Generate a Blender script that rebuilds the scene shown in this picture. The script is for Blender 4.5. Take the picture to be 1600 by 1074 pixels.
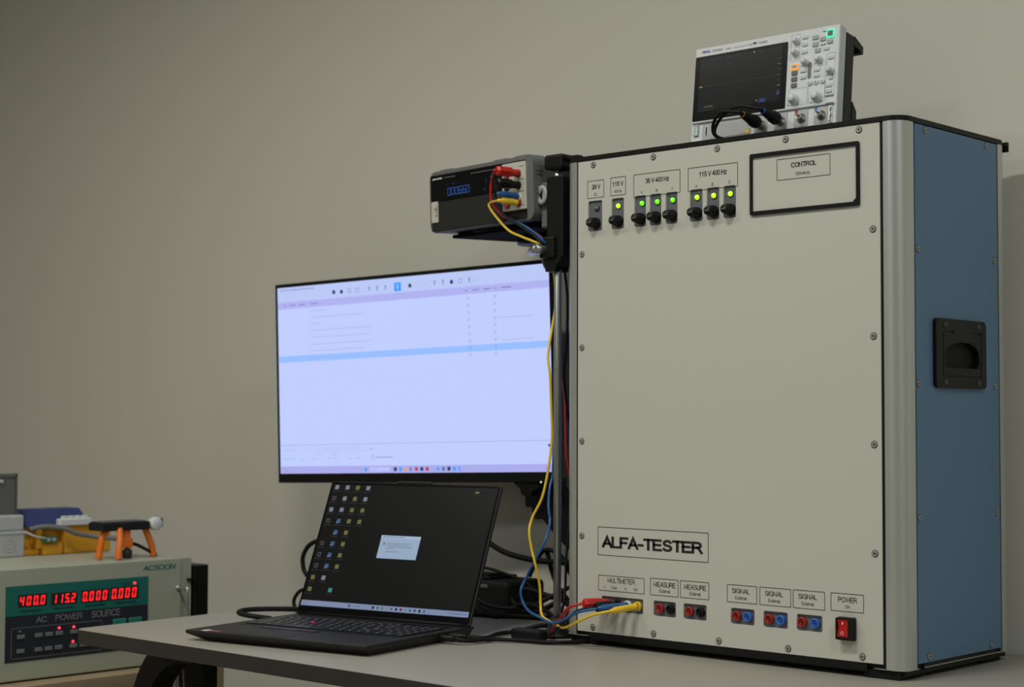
import bpy, bmesh, math, random
from mathutils import Matrix, Vector
random.seed(7)
for o in list(bpy.data.objects): bpy.data.objects.remove(o)
SC = bpy.context.scene
COL = SC.collection

# ---------------------------------------------------------------- camera
def cam_matrix(loc, yaw, pitch, roll):
    f = Vector((math.sin(yaw)*math.cos(pitch), math.cos(yaw)*math.cos(pitch), math.sin(pitch)))
    r = Vector((math.cos(yaw), -math.sin(yaw), 0)); u = r.cross(f)
    c, s = math.cos(roll), math.sin(roll)
    R = c*r + s*u; U = -s*r + c*u; B = -f
    return Matrix(((R.x,U.x,B.x,loc[0]),(R.y,U.y,B.y,loc[1]),(R.z,U.z,B.z,loc[2]),(0,0,0,1)))
cd = bpy.data.cameras.new('camera'); cam = bpy.data.objects.new('camera', cd); COL.objects.link(cam)
cam.matrix_world = cam_matrix((1.82479,-2.1356,1.10266), -.74611, .04692, .00333)
cd.sensor_width = 36; cd.lens = 2646.57*36/1600; cd.clip_start = .05
cd.dof.use_dof = True; cd.dof.focus_distance = 2.62; cd.dof.aperture_fstop = 5.4
SC.camera = cam

# ---------------------------------------------------------------- world, lights, exposure
w = bpy.data.worlds.new('world'); SC.world = w; w.use_nodes = True
w.node_tree.nodes['Background'].inputs[0].default_value = (.5,.5,.45,1)
w.node_tree.nodes['Background'].inputs[1].default_value = .05
SC.view_settings.view_transform = 'Standard'; SC.view_settings.look = 'None'
SC.view_settings.gamma = 1; SC.view_settings.use_curve_mapping = False
SC.view_settings.exposure = 0.0
CEIL = 2.98
def lamp(name, loc, power, size, color, size_y=None):
    l = bpy.data.lights.new(name, 'AREA'); l.energy = power; l.color = color
    l.shape = 'RECTANGLE' if size_y else 'DISK'; l.size = size
    if size_y: l.size_y = size_y
    o = bpy.data.objects.new(name, l); COL.objects.link(o); o.location = loc
    return o
WARM = (1.0,.985,.89)
KEY = (.30,-1.24,2.84); KEYB = (-1.0,-1.45,2.84)
FILLS = ((-.3,-3.2,2.94),(2.3,-1.3,2.94))  # added fill lights that lift the shaded sides, no known fixtures
for p,e,l in ((KEY,16.6,.55),(KEYB,15.5,1.0)):
    L0 = lamp('strip_lamp', p, e, l, WARM, .11); L0.data.spread = math.radians(156)
LF = [lamp('fill_lamp', p, q, .56, (.88,.96,1.0), .56) for p,q in zip(FILLS,(18,21))]

# ---------------------------------------------------------------- materials
MATS = {}
def M(name, col, rough=.5, metal=0, emit=None, es=0, trans=0, var=.04, scale=60, bump=0, spec=.5, alpha=1):
    m = bpy.data.materials.new(name); m.use_nodes = True
    nt = m.node_tree; b = nt.nodes['Principled BSDF']; b.inputs['IOR'].default_value = 1.45
    b.inputs['Roughness'].default_value = rough; b.inputs['Metallic'].default_value = metal
    b.inputs['Specular IOR Level'].default_value = spec
    tc = nt.nodes.new('ShaderNodeTexCoord'); nz = nt.nodes.new('ShaderNodeTexNoise')
    nz.inputs['Scale'].default_value = scale; nz.inputs['Detail'].default_value = 3
    nt.links.new(tc.outputs['Object'], nz.inputs['Vector'])
    mx = nt.nodes.new('ShaderNodeMix'); mx.data_type = 'RGBA'
    mx.inputs['A'].default_value = (*[c*(1-var) for c in col],1)
    mx.inputs['B'].default_value = (*[min(1,c*(1+var)) for c in col],1)
    nt.links.new(nz.outputs['Fac'], mx.inputs['Factor'])
    nt.links.new(mx.outputs['Result'], b.inputs['Base Color'])
    if emit: b.inputs['Emission Color'].default_value = (*emit,1); b.inputs['Emission Strength'].default_value = es
    if trans: b.inputs['Transmission Weight'].default_value = trans
    if alpha < 1: b.inputs['Alpha'].default_value = alpha
    if bump:
        bp = nt.nodes.new('ShaderNodeBump'); bp.inputs['Strength'].default_value = bump; bp.inputs['Distance'].default_value = .001
        nt.links.new(nz.outputs['Fac'], bp.inputs['Height']); nt.links.new(bp.outputs['Normal'], b.inputs['Normal'])
    MATS[name] = m; return m
def srgb(r,g,b):
    f = lambda c: (c/255/12.92) if c/255 <= .04045 else ((c/255+.055)/1.055)**2.4
    return (f(r),f(g),f(b))
M('wall_paint', (.68,.655,.575), .85, var=.015, scale=300, bump=.05)
M('ceiling_paint', (.7,.69,.66), .9)
M('floor_vinyl', (.20,.19,.17), .5, scale=20)
M('desk_laminate', (.335,.315,.268), .42, var=.06, scale=400)
M('desk_edge', (.035,.032,.026), .5)
M('oak', (.33,.25,.15), .5, var=.15, scale=14)
M('black_metal', (.006,.006,.006), .4, spec=.3)
M('black_plastic', (.006,.006,.006), .45, spec=.3)
M('black_rubber', (.006,.006,.006), .6, spec=.25)
M('matte_black', (.008,.008,.008), .9, spec=.05)
M('soft_black', (.012,.012,.013), .55, spec=.25)
M('laptop_black', (.017,.0155,.014), .5, spec=.35)
M('key_black', (.014,.014,.015), .35)
M('dark_grey', (.022,.022,.022), .5, spec=.35)
M('mid_grey', (.16,.16,.16), .5)
M('bumper_grey', (.15,.153,.155), .6)
M('light_grey', (.42,.43,.42), .45)
M('panel_paint', (.57,.56,.495), .42, var=.015, scale=500, bump=.03)
M('aluminium', (.58,.59,.56), .34, .75, var=.02, scale=30)
M('blue_paint', (.105,.205,.33), .45, var=.02)
M('slot_grey', (.13,.13,.15), .5)
M('ink', (.015,.015,.015), .6)
M('ink_soft', (.05,.05,.048), .6)
M('steel', (.55,.55,.53), .28, .95)
M('dull_steel', (.45,.45,.43), .35, .9)
M('screw_head', (.36,.36,.33), .45, .4)
M('screw_dark', (.05,.05,.045), .5)
M('white_plastic', (.66,.67,.66), .4)
M('cream', (.60,.58,.50), .45)
M('scope_white', (.66,.68,.69), .45)
M('red_plastic', (.55,.018,.014), .35)
M('red_dark', (.33,.02,.016), .4)
M('blue_plastic', (.016,.10,.28), .35)
M('blue_socket', (.035,.14,.50), .35)
M('yellow_plastic', (.80,.52,.03), .38)
M('yellow_box', (.72,.34,.02), .45)
M('orange_plastic', (.75,.17,.015), .42)
M('navy', (.030,.045,.15), .45)
M('beige_paint', (.37,.385,.285), .5, var=.02)
M('beige_top', (.40,.40,.32), .4, var=.02)
M('teal', (.010,.14,.11), .45)
M('teal_button', (.02,.20,.16), .4)
M('legend_black', (.020,.022,.030), .45)
M('legend_grey', (.20,.20,.20), .5)
M('green_pcb', (.03,.18,.07), .4)
M('smoky', (.14,.14,.13), .25, alpha=.86)
M('glass_black', (.003,.003,.004), .22, spec=.2)
M('lcd_black', (.004,.004,.006), .25, spec=.25)
M('rigid_blue_text', (.05,.06,.35), .5)
M('red_sticker', (.30,.05,.04), .5)
M('red_stripe', (.10,.012,.010), .45)
M('sticker_white', (.75,.75,.75), .4)
def E(name, rgb, s=1.0): return M(name, (.006,.006,.006), .34, emit=srgb(*rgb), es=s, var=0, spec=.22)
E('ui_page', (192,206,255), 1.0); E('ui_top', (186,200,246)); E('ui_band', (176,178,240)); E('ui_row', (152,190,255))
E('ui_task', (170,172,234)); E('ui_line', (160,168,214)); E('ui_text', (165,173,214)); E('ui_dark', (50,55,95)); E('ui_mid', (112,120,170))
E('ui_blue', (70,160,255)); E('ui_red', (190,60,90)); E('ui_navy', (30,60,130)); E('ui_orange', (235,160,110)); E('ui_search', (190,194,248))
E('lp_dark', (9,9,10), .55); E('lp_bar', (140,155,190), .72); E('lp_white', (160,168,185), .5); E('lp_blue', (80,110,160), .6); E('lp_yellow', (140,138,80), .5)
E('lp_dlg', (150,172,196), .92); E('lp_dlg2', (165,185,205), .95); E('lp_txt', (60,62,70), .7); E('lp_grey', (80,82,88), .7); E('lp_green', (60,150,140), .7)
E('seg_red', (255,30,35), 1.6); E('seg_red_dim', (130,10,14), .8); E('seg_blue', (70,120,215), .7); E('seg_blue_dim', (40,60,120), .6)
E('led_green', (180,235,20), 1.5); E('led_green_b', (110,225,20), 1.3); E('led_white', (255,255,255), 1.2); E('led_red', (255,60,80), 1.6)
E('glow_green', (60,235,170), 1.4); E('glow_orange', (245,160,60), 1.2); M('rocker_red', (.22,.008,.006), .3, emit=srgb(200,15,8), es=.22)
E('sc_grid', (24,26,24), .6); E('sc_trace', (85,90,55), .8); E('sc_yel', (130,135,60), .8); E('sc_text', (60,66,90), .6); E('sc_blue', (40,55,120), .7); E('sc_green', (40,95,50), .7); E('sc_red', (130,45,45), .7); E('sc_white', (190,190,170), .8)
E('lamp_face', (255,246,225), 3.0)

# plain grotesque letters as centre-line strokes on a cap height of 10
def A_(cx,cy,rx,ry,a0,a1):
    n=max(3,int(abs(a1-a0)/18)); return [(cx+rx*math.cos(math.radians(a0+(a1-a0)*k/n)),cy+ry*math.sin(math.radians(a0+(a1-a0)*k/n))) for k in range(n+1)]
G={'A':(8.6,[[(.2,0),(4.1,10),(8.0,0)],[(1.6,3.3),(6.6,3.3)]]),
'B':(8.2,[[(0,0),(0,10),(4,10)]+A_(4,7.6,2.4,2.4,90,-90)+[(0,5.2)],[(4,5.2)]+A_(4.2,2.6,2.8,2.6,90,-90)+[(0,0)]]),
'C':(9,[A_(4.3,5,4.3,5,42,318)]),'D':(8.8,[[(0,0),(0,10)]+A_(3.2,5,4.4,5,90,-90)+[(0,0)]]),
'E':(8,[[(6.2,10),(0,10),(0,0),(6.4,0)],[(0,5.2),(5.8,5.2)]]),'F':(6.7,[[(6,10),(0,10),(0,0)],[(0,5.1),(5.2,5.1)]]),
'G':(9.6,[A_(4.5,5,4.5,5,42,318)+[(8.3,2.2),(8.3,4.8),(4.9,4.8)]]),'H':(8.8,[[(0,0),(0,10)],[(7,0),(7,10)],[(0,5.2),(7,5.2)]]),
'I':(2.4,[[(.3,0),(.3,10)]]),'L':(6.9,[[(0,10),(0,0),(5.4,0)]]),'M':(10,[[(0,0),(0,10),(4,1.2),(8,10),(8,0)]]),
'N':(8.8,[[(0,0),(0,10),(6.9,0),(6.9,10)]]),'O':(10,[A_(4.5,5,4.5,5,90,-270)]),'P':(8,[[(0,0),(0,10)]+A_(3.8,7.4,2.7,2.6,90,-90)+[(0,4.8)]]),
'R':(8.8,[[(0,0),(0,10)]+A_(4.1,7.5,2.7,2.5,90,-90)+[(0,5)],[(4,5),(5.2,4.2),(7.6,0)]]),
'S':(8.2,[A_(3.6,7.55,3.0,2.45,25,270)+A_(3.6,2.55,3.4,2.55,90,-155)[1:]]),
'T':(7.8,[[(0,10),(7.2,10)],[(3.6,10),(3.6,0)]]),'U':(8.8,[[(0,10),(0,3.5)]+A_(3.4,3.4,3.4,3.4,180,360)+[(6.8,10)]]),
'V':(8.2,[[(0,10),(3.8,0),(7.6,10)]]),'W':(11.8,[[(0,10),(2.8,0),(5.6,10),(8.4,0),(11.2,10)]]),'-':(4.4,[[(.2,3.8),(3.4,3.8)]]),
'0':(7.4,[A_(3.2,5,3.0,5,90,-270)]),'1':(7.4,[[(1.0,7.6),(2.6,8.6),(3.6,10),(3.6,0)]]),'2':(7.4,[A_(3.2,7.1,2.9,2.9,165,-30)+[(.3,0),(6.2,0)]]),
'3':(7.4,[A_(3,7.6,2.6,2.4,155,-90)+A_(3,2.6,3.0,2.6,90,-155)[1:]]),'4':(7.4,[[(4.8,0),(4.8,10),(.1,3.1),(6.4,3.1)]]),
'5':(7.4,[[(5.7,10),(1.2,10),(.6,5.3)]+A_(3.1,3.2,3.1,3.2,125,-155)]),'6':(7.4,[A_(3.2,3.1,3.0,3.1,90,-270),A_(3.8,5,3.6,5,180,55)]),
'8':(7.4,[A_(3.2,7.6,2.5,2.4,90,-270),A_(3.2,2.6,3.0,2.6,90,-270)]),
'a':(7,[A_(2.8,5,2.4,2,165,0)+[(5.2,0)],A_(2.6,2,2.5,2,90,-270)]),'e':(7.2,[[(0,3.6),(6,3.6)]+A_(3,3.5,3,3.5,5,315)]),
'l':(2.6,[[(.3,0),(.3,10)]]),'m':(10.6,[[(0,0),(0,7)],A_(2.2,4.8,2.2,2.2,180,0)+[(4.4,0)],A_(6.6,4.8,2.2,2.2,180,0)+[(8.8,0)]]),
'n':(7,[[(0,0),(0,7)],A_(2.6,4.4,2.6,2.6,180,0)+[(5.2,0)]]),'o':(7.4,[A_(3,3.5,3,3.5,90,-270)]),'r':(4.6,[[(0,0),(0,7)],A_(2.8,4.2,2.8,2.8,180,95)]),
't':(4.2,[[(1.4,9.4),(1.4,1.1),(2,.2),(3,.1)],[(0,7),(3,7)]]),'x':(6.6,[[(0,0),(5,7)],[(0,7),(5,0)]]),'z':(6.4,[[(.1,7),(4.9,7),(0,0),(5,0)]])}
# ---------------------------------------------------------------- mesh helpers
class B:
    """collects shapes with materials and links them as ONE mesh object"""
    def __init__(s): s.bm = bmesh.new(); s.mats = []
    def mi(s, m):
        if m not in s.mats: s.mats.append(m)
        return s.mats.index(m)
    def _fin(s, faces, m, smooth=False):
        i = s.mi(m)
        for f in faces: f.material_index = i; f.smooth = smooth
    def box(s, x0,x1,y0,y1,z0,z1, m, bev=0, seg=2, mat=None):
        r = bmesh.ops.create_cube(s.bm, size=1)
        T = Matrix.Translation(((x0+x1)/2,(y0+y1)/2,(z0+z1)/2)) @ Matrix.Diagonal((x1-x0,y1-y0,z1-z0,1))
        bmesh.ops.transform(s.bm, matrix=T, verts=r['verts'])
        fs = {f for v in r['verts'] for f in v.link_faces}
        if bev:
            es = {e for v in r['verts'] for e in v.link_edges}
            q = bmesh.ops.bevel(s.bm, geom=list(es), offset=bev, segments=seg, affect='EDGES', profile=.5)
            fs = {f for f in fs if f.is_valid} | set(q['faces'])
        vs = {v for f in fs for v in f.verts}
        if mat is not None: bmesh.ops.transform(s.bm, matrix=mat, verts=list(vs))
        s._fin(fs, m, bool(bev) and seg > 1 and False)
        return s
    def prism(s, pts, a0, a1, m, axis='y', smooth=False, mat=None):
        """outline pts (u,v) swept along axis: y -> (u,a,v); z -> (u,v,a); x -> (a,u,v)"""
        f3 = {'y': lambda u,v,a:(u,a,v), 'z': lambda u,v,a:(u,v,a), 'x': lambda u,v,a:(a,u,v)}[axis]
        A = [s.bm.verts.new(f3(u,v,a0)) for u,v in pts]; C = [s.bm.verts.new(f3(u,v,a1)) for u,v in pts]
        n = len(pts); fs = [s.bm.faces.new(A), s.bm.faces.new(C[::-1])]
        side = [s.bm.faces.new((A[i],C[i],C[(i+1)%n],A[(i+1)%n])) for i in range(n)]
        s._fin(fs, m); s._fin(side, m, smooth)
        if mat is not None: bmesh.ops.transform(s.bm, matrix=mat, verts=A+C)
        return s
    def ring(s, outer, inner, a0, a1, m, axis='y'):
        f3 = {'y': lambda u,v,a:(u,a,v), 'z': lambda u,v,a:(u,v,a), 'x': lambda u,v,a:(a,u,v)}[axis]
        n = len(outer)
        q = [[s.bm.verts.new(f3(u,v,a)) for u,v in L] for L in (outer,inner) for a in (a0,a1)]
        fs = []
        for i in range(n):
            j = (i+1)%n
            fs += [s.bm.faces.new((q[0][i],q[0][j],q[2][j],q[2][i])), s.bm.faces.new((q[1][i],q[3][i],q[3][j],q[1][j])),
                   s.bm.faces.new((q[0][i],q[1][i],q[1][j],q[0][j])), s.bm.faces.new((q[2][i],q[2][j],q[3][j],q[3][i]))]
        s._fin(fs, m); return s
    def quad(s, x0,x1,z0,z1, y, m):
        v = [s.bm.verts.new(p) for p in ((x0,y,z0),(x1,y,z0),(x1,y,z1),(x0,y,z1))]
        s._fin([s.bm.faces.new(v)], m); return s
    def poly(s, pts, m):
        s._fin([s.bm.faces.new([s.bm.verts.new(p) for p in pts])], m); return s
    def lathe(s, prof, p0, ax, m, seg=24, smooth=True):
        """profile (radius, height) turned about axis ax from p0"""
        ax = Vector(ax).normalized(); t = Vector((0,0,1)) if abs(ax.z) < .9 else Vector((1,0,0))
        u = ax.cross(t).normalized(); v = ax.cross(u)
        p0 = Vector(p0); rings = []
        for r,h in prof:
            c = p0+ax*h
            rings.append([s.bm.verts.new(c)] if r < 1e-7 else [s.bm.verts.new(c+u*r*math.cos(2*math.pi*k/seg)+v*r*math.sin(2*math.pi*k/seg)) for k in range(seg)])
        fs = []
        for a,b in zip(rings, rings[1:]):
            for k in range(seg):
                j = (k+1)%seg
                if len(a)==1 and len(b)==1: continue
                if len(a)==1: fs.append(s.bm.faces.new((a[0],b[k],b[j])))
                elif len(b)==1: fs.append(s.bm.faces.new((a[k],b[0],a[j])))
                else: fs.append(s.bm.faces.new((a[k],b[k],b[j],a[j])))
        s._fin(fs, m, smooth); return s
    def cyl(s, p0, p1, r, m, r1=None, seg=20):
        p0=Vector(p0); d=Vector(p1)-p0; L=d.length; r1 = r if r1 is None else r1
        c = min(r,r1)*.12
        return s.lathe([(0,0),(r-c,0),(r,c),(r1,L-c),(r1-c,L),(0,L)], p0, d, m, seg)
    def tube(s, pts, r, m, seg=10, sub=6, taper=None):
        P = [Vector(p) for p in pts]
        Q = []
        for i in range(len(P)-1):
            a = P[max(i-1,0)]; b=P[i]; c=P[i+1]; d=P[min(i+2,len(P)-1)]
            for k in range(sub):
                t=k/sub
                Q.append(.5*((2*b)+(c-a)*t+(2*a-5*b+4*c-d)*t*t+(3*b-a-3*c+d)*t**3))
        Q.append(P[-1])
        T = [(Q[min(i+1,len(Q)-1)]-Q[max(i-1,0)]).normalized() for i in range(len(Q))]
        n = T[0].orthogonal().normalized(); rings=[]
        for i,(q,t) in enumerate(zip(Q,T)):
            n = (n - t*n.dot(t)).normalized(); b2 = t.cross(n)
            rings.append([s.bm.verts.new(q+(n*math.cos(2*math.pi*k/seg)+b2*math.sin(2*math.pi*k/seg))*r) for k in range(seg)])
        fs=[s.bm.faces.new(rings[0][::-1]), s.bm.faces.new(rings[-1])]
        for a,b in zip(rings,rings[1:]):
            fs += [s.bm.faces.new((a[k],a[(k+1)%seg],b[(k+1)%seg],b[k])) for k in range(seg)]
        s._fin(fs, m, True); return s
    def text(s, txt, xc, zc, h, m, y=-.0004, width=None, bold=0, align='C', shear=0):
        hw=.55+bold*26; px=0; Q=[]
        for ch in txt:
            if ch==' ': px+=3.6; continue
            adv,cs=G[ch]
            for c in cs:
                P=[Vector((px+u+shear*v,v)) for u,v in c]; cl_=(P[0]-P[-1]).length<.05
                if cl_: P=P[:-1]
                n=len(P); L=[];Rr=[]
                for i in range(n):
                    a_=P[i-1] if (i or cl_) else None; d_=P[(i+1)%n] if (i<n-1 or cl_) else None
                    e1=(P[i]-a_).normalized() if a_ is not None else None; e2=(d_-P[i]).normalized() if d_ is not None else None
                    e1=e1 or e2; e2=e2 or e1
                    n1=Vector((-e1.y,e1.x)); n2=Vector((-e2.y,e2.x)); m_=n1+n2; k_=m_.length_squared
                    o_=m_*(2/max(k_,.45)) if k_>1e-6 else n1
                    p=P[i].copy()
                    if a_ is None: p-=e2*hw*.96
                    if d_ is None: p+=e1*hw*.96
                    L.append(p+o_*hw); Rr.append(p-o_*hw)
                for i in range(n if cl_ else n-1):
                    j=(i+1)%n; Q.append((L[i],L[j],Rr[j],Rr[i]))
            px+=adv+bold*28+.15
        xs=[v.x for q in Q for v in q]; ys=[v.y for q in Q for v in q]; x0,x1,y0,y1=min(xs),max(xs),min(ys),max(ys)
        sz=h/(y1-y0); sx=width/(x1-x0) if width else sz
        ox=xc-(x1-x0)*sx/2 if align=='C' else xc
        for q in Q: s.poly([(ox+(v.x-x0)*sx,y,zc-h/2+(v.y-y0)*sz) for v in q],m)
        return s
    def scribble(s, x0, x1, z, h, m, y=-.0006, gap=.5):
        x=x0
        while x < x1:
            w_=h*random.uniform(.5,1.6); s.quad(x,min(x+w_,x1),z-h*random.uniform(.3,.5),z+h*random.uniform(.3,.5),y,m); x+=w_+h*gap
        return s
    def frame(s, x0,x1,z0,z1,t,m,y=-.0004,r=.0008):
        o=rr(x0,x1,z0,z1,r,2); i=rr(x0+t,x1-t,z0+t,z1-t,max(r-t,.0001),2)
        a=[s.bm.verts.new((u,y,v)) for u,v in o]; b=[s.bm.verts.new((u,y,v)) for u,v in i]; n=len(a)
        s._fin([s.bm.faces.new((a[k],a[(k+1)%n],b[(k+1)%n],b[k])) for k in range(n)], m); return s
    def seg7(s, ch, x, z, w_, h, t, m, y=-.0006, sl=.12):
        S={'0':'abcdef','1':'bc','2':'abged','3':'abgcd','4':'fgbc','5':'afgcd','6':'afgedc','7':'abc','8':'abcdefg','9':'abcdfg'}[ch]
        g=t*.25
        R={'a':(g,w_-g,h-t,h),'d':(g,w_-g,0,t),'g':(g,w_-g,h/2-t/2,h/2+t/2),'f':(0,t,h/2+g,h-g),'b':(w_-t,w_,h/2+g,h-g),'e':(0,t,g,h/2-g),'c':(w_-t,w_,g,h/2-g)}
        for k in S:
            a,b,c,d=R[k]; s.poly([(x+p+sl*q,y,z+q) for p,q in ((a,c),(b,c),(b,d),(a,d))], m)
        return s
    def disk(s, x, z, r, y, m, seg=16):
        s.poly([(x+r*math.cos(2*math.pi*k/seg),y,z+r*math.sin(2*math.pi*k/seg)) for k in range(seg)], m); return s
    def done(s, name, parent=None, label=None, loc=None, rot=None, recalc=True):
        if recalc: bmesh.ops.recalc_face_normals(s.bm, faces=[f for f in s.bm.faces if len(f.edges) and any(len(e.link_faces)>1 for e in f.edges)])
        me=bpy.data.meshes.new(name); s.bm.to_mesh(me); s.bm.free()
        for m in s.mats: me.materials.append(MATS[m])
        o=bpy.data.objects.new(name,me); COL.objects.link(o)
        if parent: o.parent=parent
        if loc: o.location=loc
        if rot: o.rotation_euler=rot
        if label: o['label']=label
        return o
def rr(x0,x1,z0,z1,r,n=4):
    P=[]
    for cx,cz,a in ((x1-r,z0+r,-90),(x1-r,z1-r,0),(x0+r,z1-r,90),(x0+r,z0+r,180)):
        for k in range(n+1):
            t=math.radians(a+90*k/n); P.append((cx+r*math.cos(t),cz+r*math.sin(t)))
    return P
def thing(name,label,cat,loc=(0,0,0),rot=(0,0,0),group=None):
    o=bpy.data.objects.new(name,None); COL.objects.link(o); o.location=loc; o.rotation_euler=rot; o.empty_display_size=.05
    o['label']=label; o['category']=cat
    if group: o['group']=group
    return o
def tag(o,label,cat,group=None):
    o['label']=label; o['category']=cat
    if group: o['group']=group
    return o
def struct(o): o['kind']='structure'; return o
def copy_part(o,loc,parent=None,label=None,rot=None):
    c=o.copy(); COL.objects.link(c); c.parent=parent or o.parent; c.location=loc
    if rot: c.rotation_euler=rot
    if label: c['label']=label
    for ch in list(o.children):
        d=ch.copy(); COL.objects.link(d); d.parent=c
    return c
def boolean(o, cutters):
    for c in cutters:
        md=o.modifiers.new('b','BOOLEAN'); md.operation='DIFFERENCE'; md.solver='EXACT'; md.object=c
    me=bpy.data.meshes.new_from_object(o.evaluated_get(bpy.context.evaluated_depsgraph_get()))
    o.modifiers.clear(); o.data=me
    for c in cutters: bpy.data.objects.remove(c)
def mm(L): return [tuple(c/1000 for c in p) for p in L]

# ---------------------------------------------------------------- room
XL,XR,YB,YW = -3.3,3.2,-4.2,.385
struct(B().box(XL-.1,XR+.1,YW,YW+.1,0,CEIL,'wall_paint').done('wall_back'))
struct(B().box(XL-.1,XL,YB,YW,0,CEIL,'wall_paint').done('wall_left'))
struct(B().box(XR,XR+.1,YB,YW,0,CEIL,'wall_paint').done('wall_right'))
struct(B().box(XL-.1,XR+.1,YB-.1,YB,0,CEIL,'wall_paint').done('wall_front'))
struct(B().box(XL-.1,XR+.1,YB-.1,YW+.1,-.1,0,'floor_vinyl').done('floor'))
struct(B().box(XL-.1,XR+.1,YB-.1,YW+.1,CEIL,CEIL+.1,'ceiling_paint').done('ceiling'))
for p,l,la in ((KEY,.62,'short narrow strip light hung above the test cabinet'),(KEYB,1.08,'longer narrow strip light hung above the left end of the desk')):
    t=thing('strip_light',la,'ceiling light',(p[0],p[1],CEIL))
    B().box(-l/2,l/2,-.075,.075,-.125,-.095,'white_plastic',.004,1).done('housing',t)
    for x in (-l/3,l/3): B().cyl((x,0,-.095),(x,0,0),.006,'steel').done('hanger_rod',t)
for i,p in enumerate(FILLS):  # out-of-view panel frames, added to house the fill lights
    t=thing('fill_panel','added out-of-view fill light panel '+('far out in front of the desk' if i==0 else 'to the right of the desk'),'ceiling light',(p[0],p[1],CEIL),group='added fill panels')
    b=B(); b.ring(rr(-.31,.31,-.31,.31,.005),rr(-.285,.285,-.285,.285,.004),-.03,0,'white_plastic','z'); b.done('frame',t)
    L=LF[i]
# ---------------------------------------------------------------- desk
DT=.74
desk=thing('desk','light grey laminate desk with a dark edge carrying the tester and laptop','desk',(0,0,0))
out=[(-.742,-.467),(-.752,-.462),(-.760,-.450),(-.812,.378),(1.75,.378),(1.75,-.467)]
b=B(); b.prism(out,DT-.024,DT,'desk_edge','z')
b.prism([(x+(.0006 if x<0 else -.0006),y+(.0006 if y<0 else -.0006)) for x,y in out],DT,DT+.0006,'desk_laminate','z')
b.done('desk_top',desk)
def arch_leg(cx,sgn=1):
    o_=[(cx-sgn*.0895,.7155)]; i_=[(cx,.7155),(cx,.703)]
    for k in range(10):
        a=math.radians(127+53*k/9); o_.append((cx+sgn*.15*math.cos(a),.572+.178*math.sin(a)))
    for k in range(1,12):
        a=math.radians(90+90*k/11); i_.append((cx+sgn*.108*math.cos(a),.572+.131*math.sin(a)))
    o_+=[(cx-sgn*.158,.30),(cx-sgn*.16,.04)]; i_+=[(cx-sgn*.112,.30),(cx-sgn*.112,.04)]
    return o_+i_[::-1]
for cx_,sg in ((-.495,1),(1.5,-1)):
    b=B(); b.prism(arch_leg(cx_,sg),-.43,-.385,'black_metal','y'); b.box(cx_-.04,cx_+.04,-.44,.30,.704,.7155,'black_metal',.002,1)
    b.box(cx_-sg*.16-.03,cx_-sg*.16+.05,-.44,.30,0.0,.04,'black_metal',.006); b.done('leg',desk)
b=B(); b.box(-.70,-.615,-.292,-.262,.40,.70,'soft_black',.004); b.box(-.68,-.64,-.29,-.265,.69,.716,'black_metal'); b.done('cable_tray',desk)
b=B(); b.cyl((-.640,-.33,.69),(-.618,-.33,.30),.0035,'dull_steel',seg=8); b.cyl((-.625,-.33,.69),(-.585,-.33,.30),.0035,'dull_steel',seg=8)
b.cyl((-.655,-.33,.70),(-.60,-.33,.70),.006,'dull_steel',seg=8); b.box(-.68,-.56,-.36,-.30,.703,.716,'black_metal'); b.done('brace',desk,'thin steel brace rods')

# ---------------------------------------------------------------- tester cabinet
FW,Z0,Z1=.5694,.762,1.537
cab=thing('tester_cabinet','tall aluminium framed test cabinet with white front panel and blue side','test cabinet',(0,0,0))
XR2=FW+.0352; XLc=-.0310; YD=.3264
# front panel with cut-outs
slots=[(.0215,.0515),(.0715,.0975),(.1193,.1430),(.1507,.1740),(.1829,.2062),(.2305,.2552),(.2632,.2872),(.2950,.3184)]
SZ=(1.4195,1.4700)
socks=[(.0511,.1371),(.1578,.2021),(.2171,.2613),(.307,.3503),(.3666,.4097),(.4255,.4694)]
KZ=(.7985,.8225)
fp=B().box(0,FW,0,.004,Z0,Z1,'panel_paint').done('front_panel',cab)
cuts=[]
c=B()
for a,d in slots: c.prism(rr(a,d,SZ[0],SZ[1],.0035),-.01,.02,'panel_paint')
for a,d in socks: c.prism(rr(a,d,KZ[0],KZ[1],.003),-.01,.02,'panel_paint')
cuts.append(c.done('cutter'))
boolean(fp,cuts)
fp.data.materials.clear(); fp.data.materials.append(MATS['panel_paint'])
# core body behind the panels
b=B(); b.box(-.004,FW+.004,.0045,.0075,Z0-.006,Z1+.004,'black_rubber'); b.box(-.026,FW+.03,.03,YD-.03,Z0-.006,Z1+.002,'black_rubber'); b.box(-.0032,-.0002,.0015,.0045,Z0-.004,Z1+.001,'black_rubber'); b.box(FW+.0002,FW+.0054,.0015,.0045,Z0-.004,Z1+.001,'black_rubber'); 
b.box(XR2-.0085,XR2-.004,.03,.2975,Z0-.006,Z1+.004,'black_rubber')
core=b.done('inner_frame',cab,'black inner frame showing as a thin dark joint')
boolean(core,[])if False else None
for a,d in slots: B().box(a-.001,d+.001,.0036,.0043,SZ[0]-.001,SZ[1]+.001,'slot_grey').done('fuse_backplate',cab,'dark grey recessed strip')
for a,d in socks: B().box(a-.001,d+.001,.0036,.0043,KZ[0]-.001,KZ[1]+.001,'slot_grey').done('socket_backplate',cab,'dark grey recessed plate')
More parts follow.
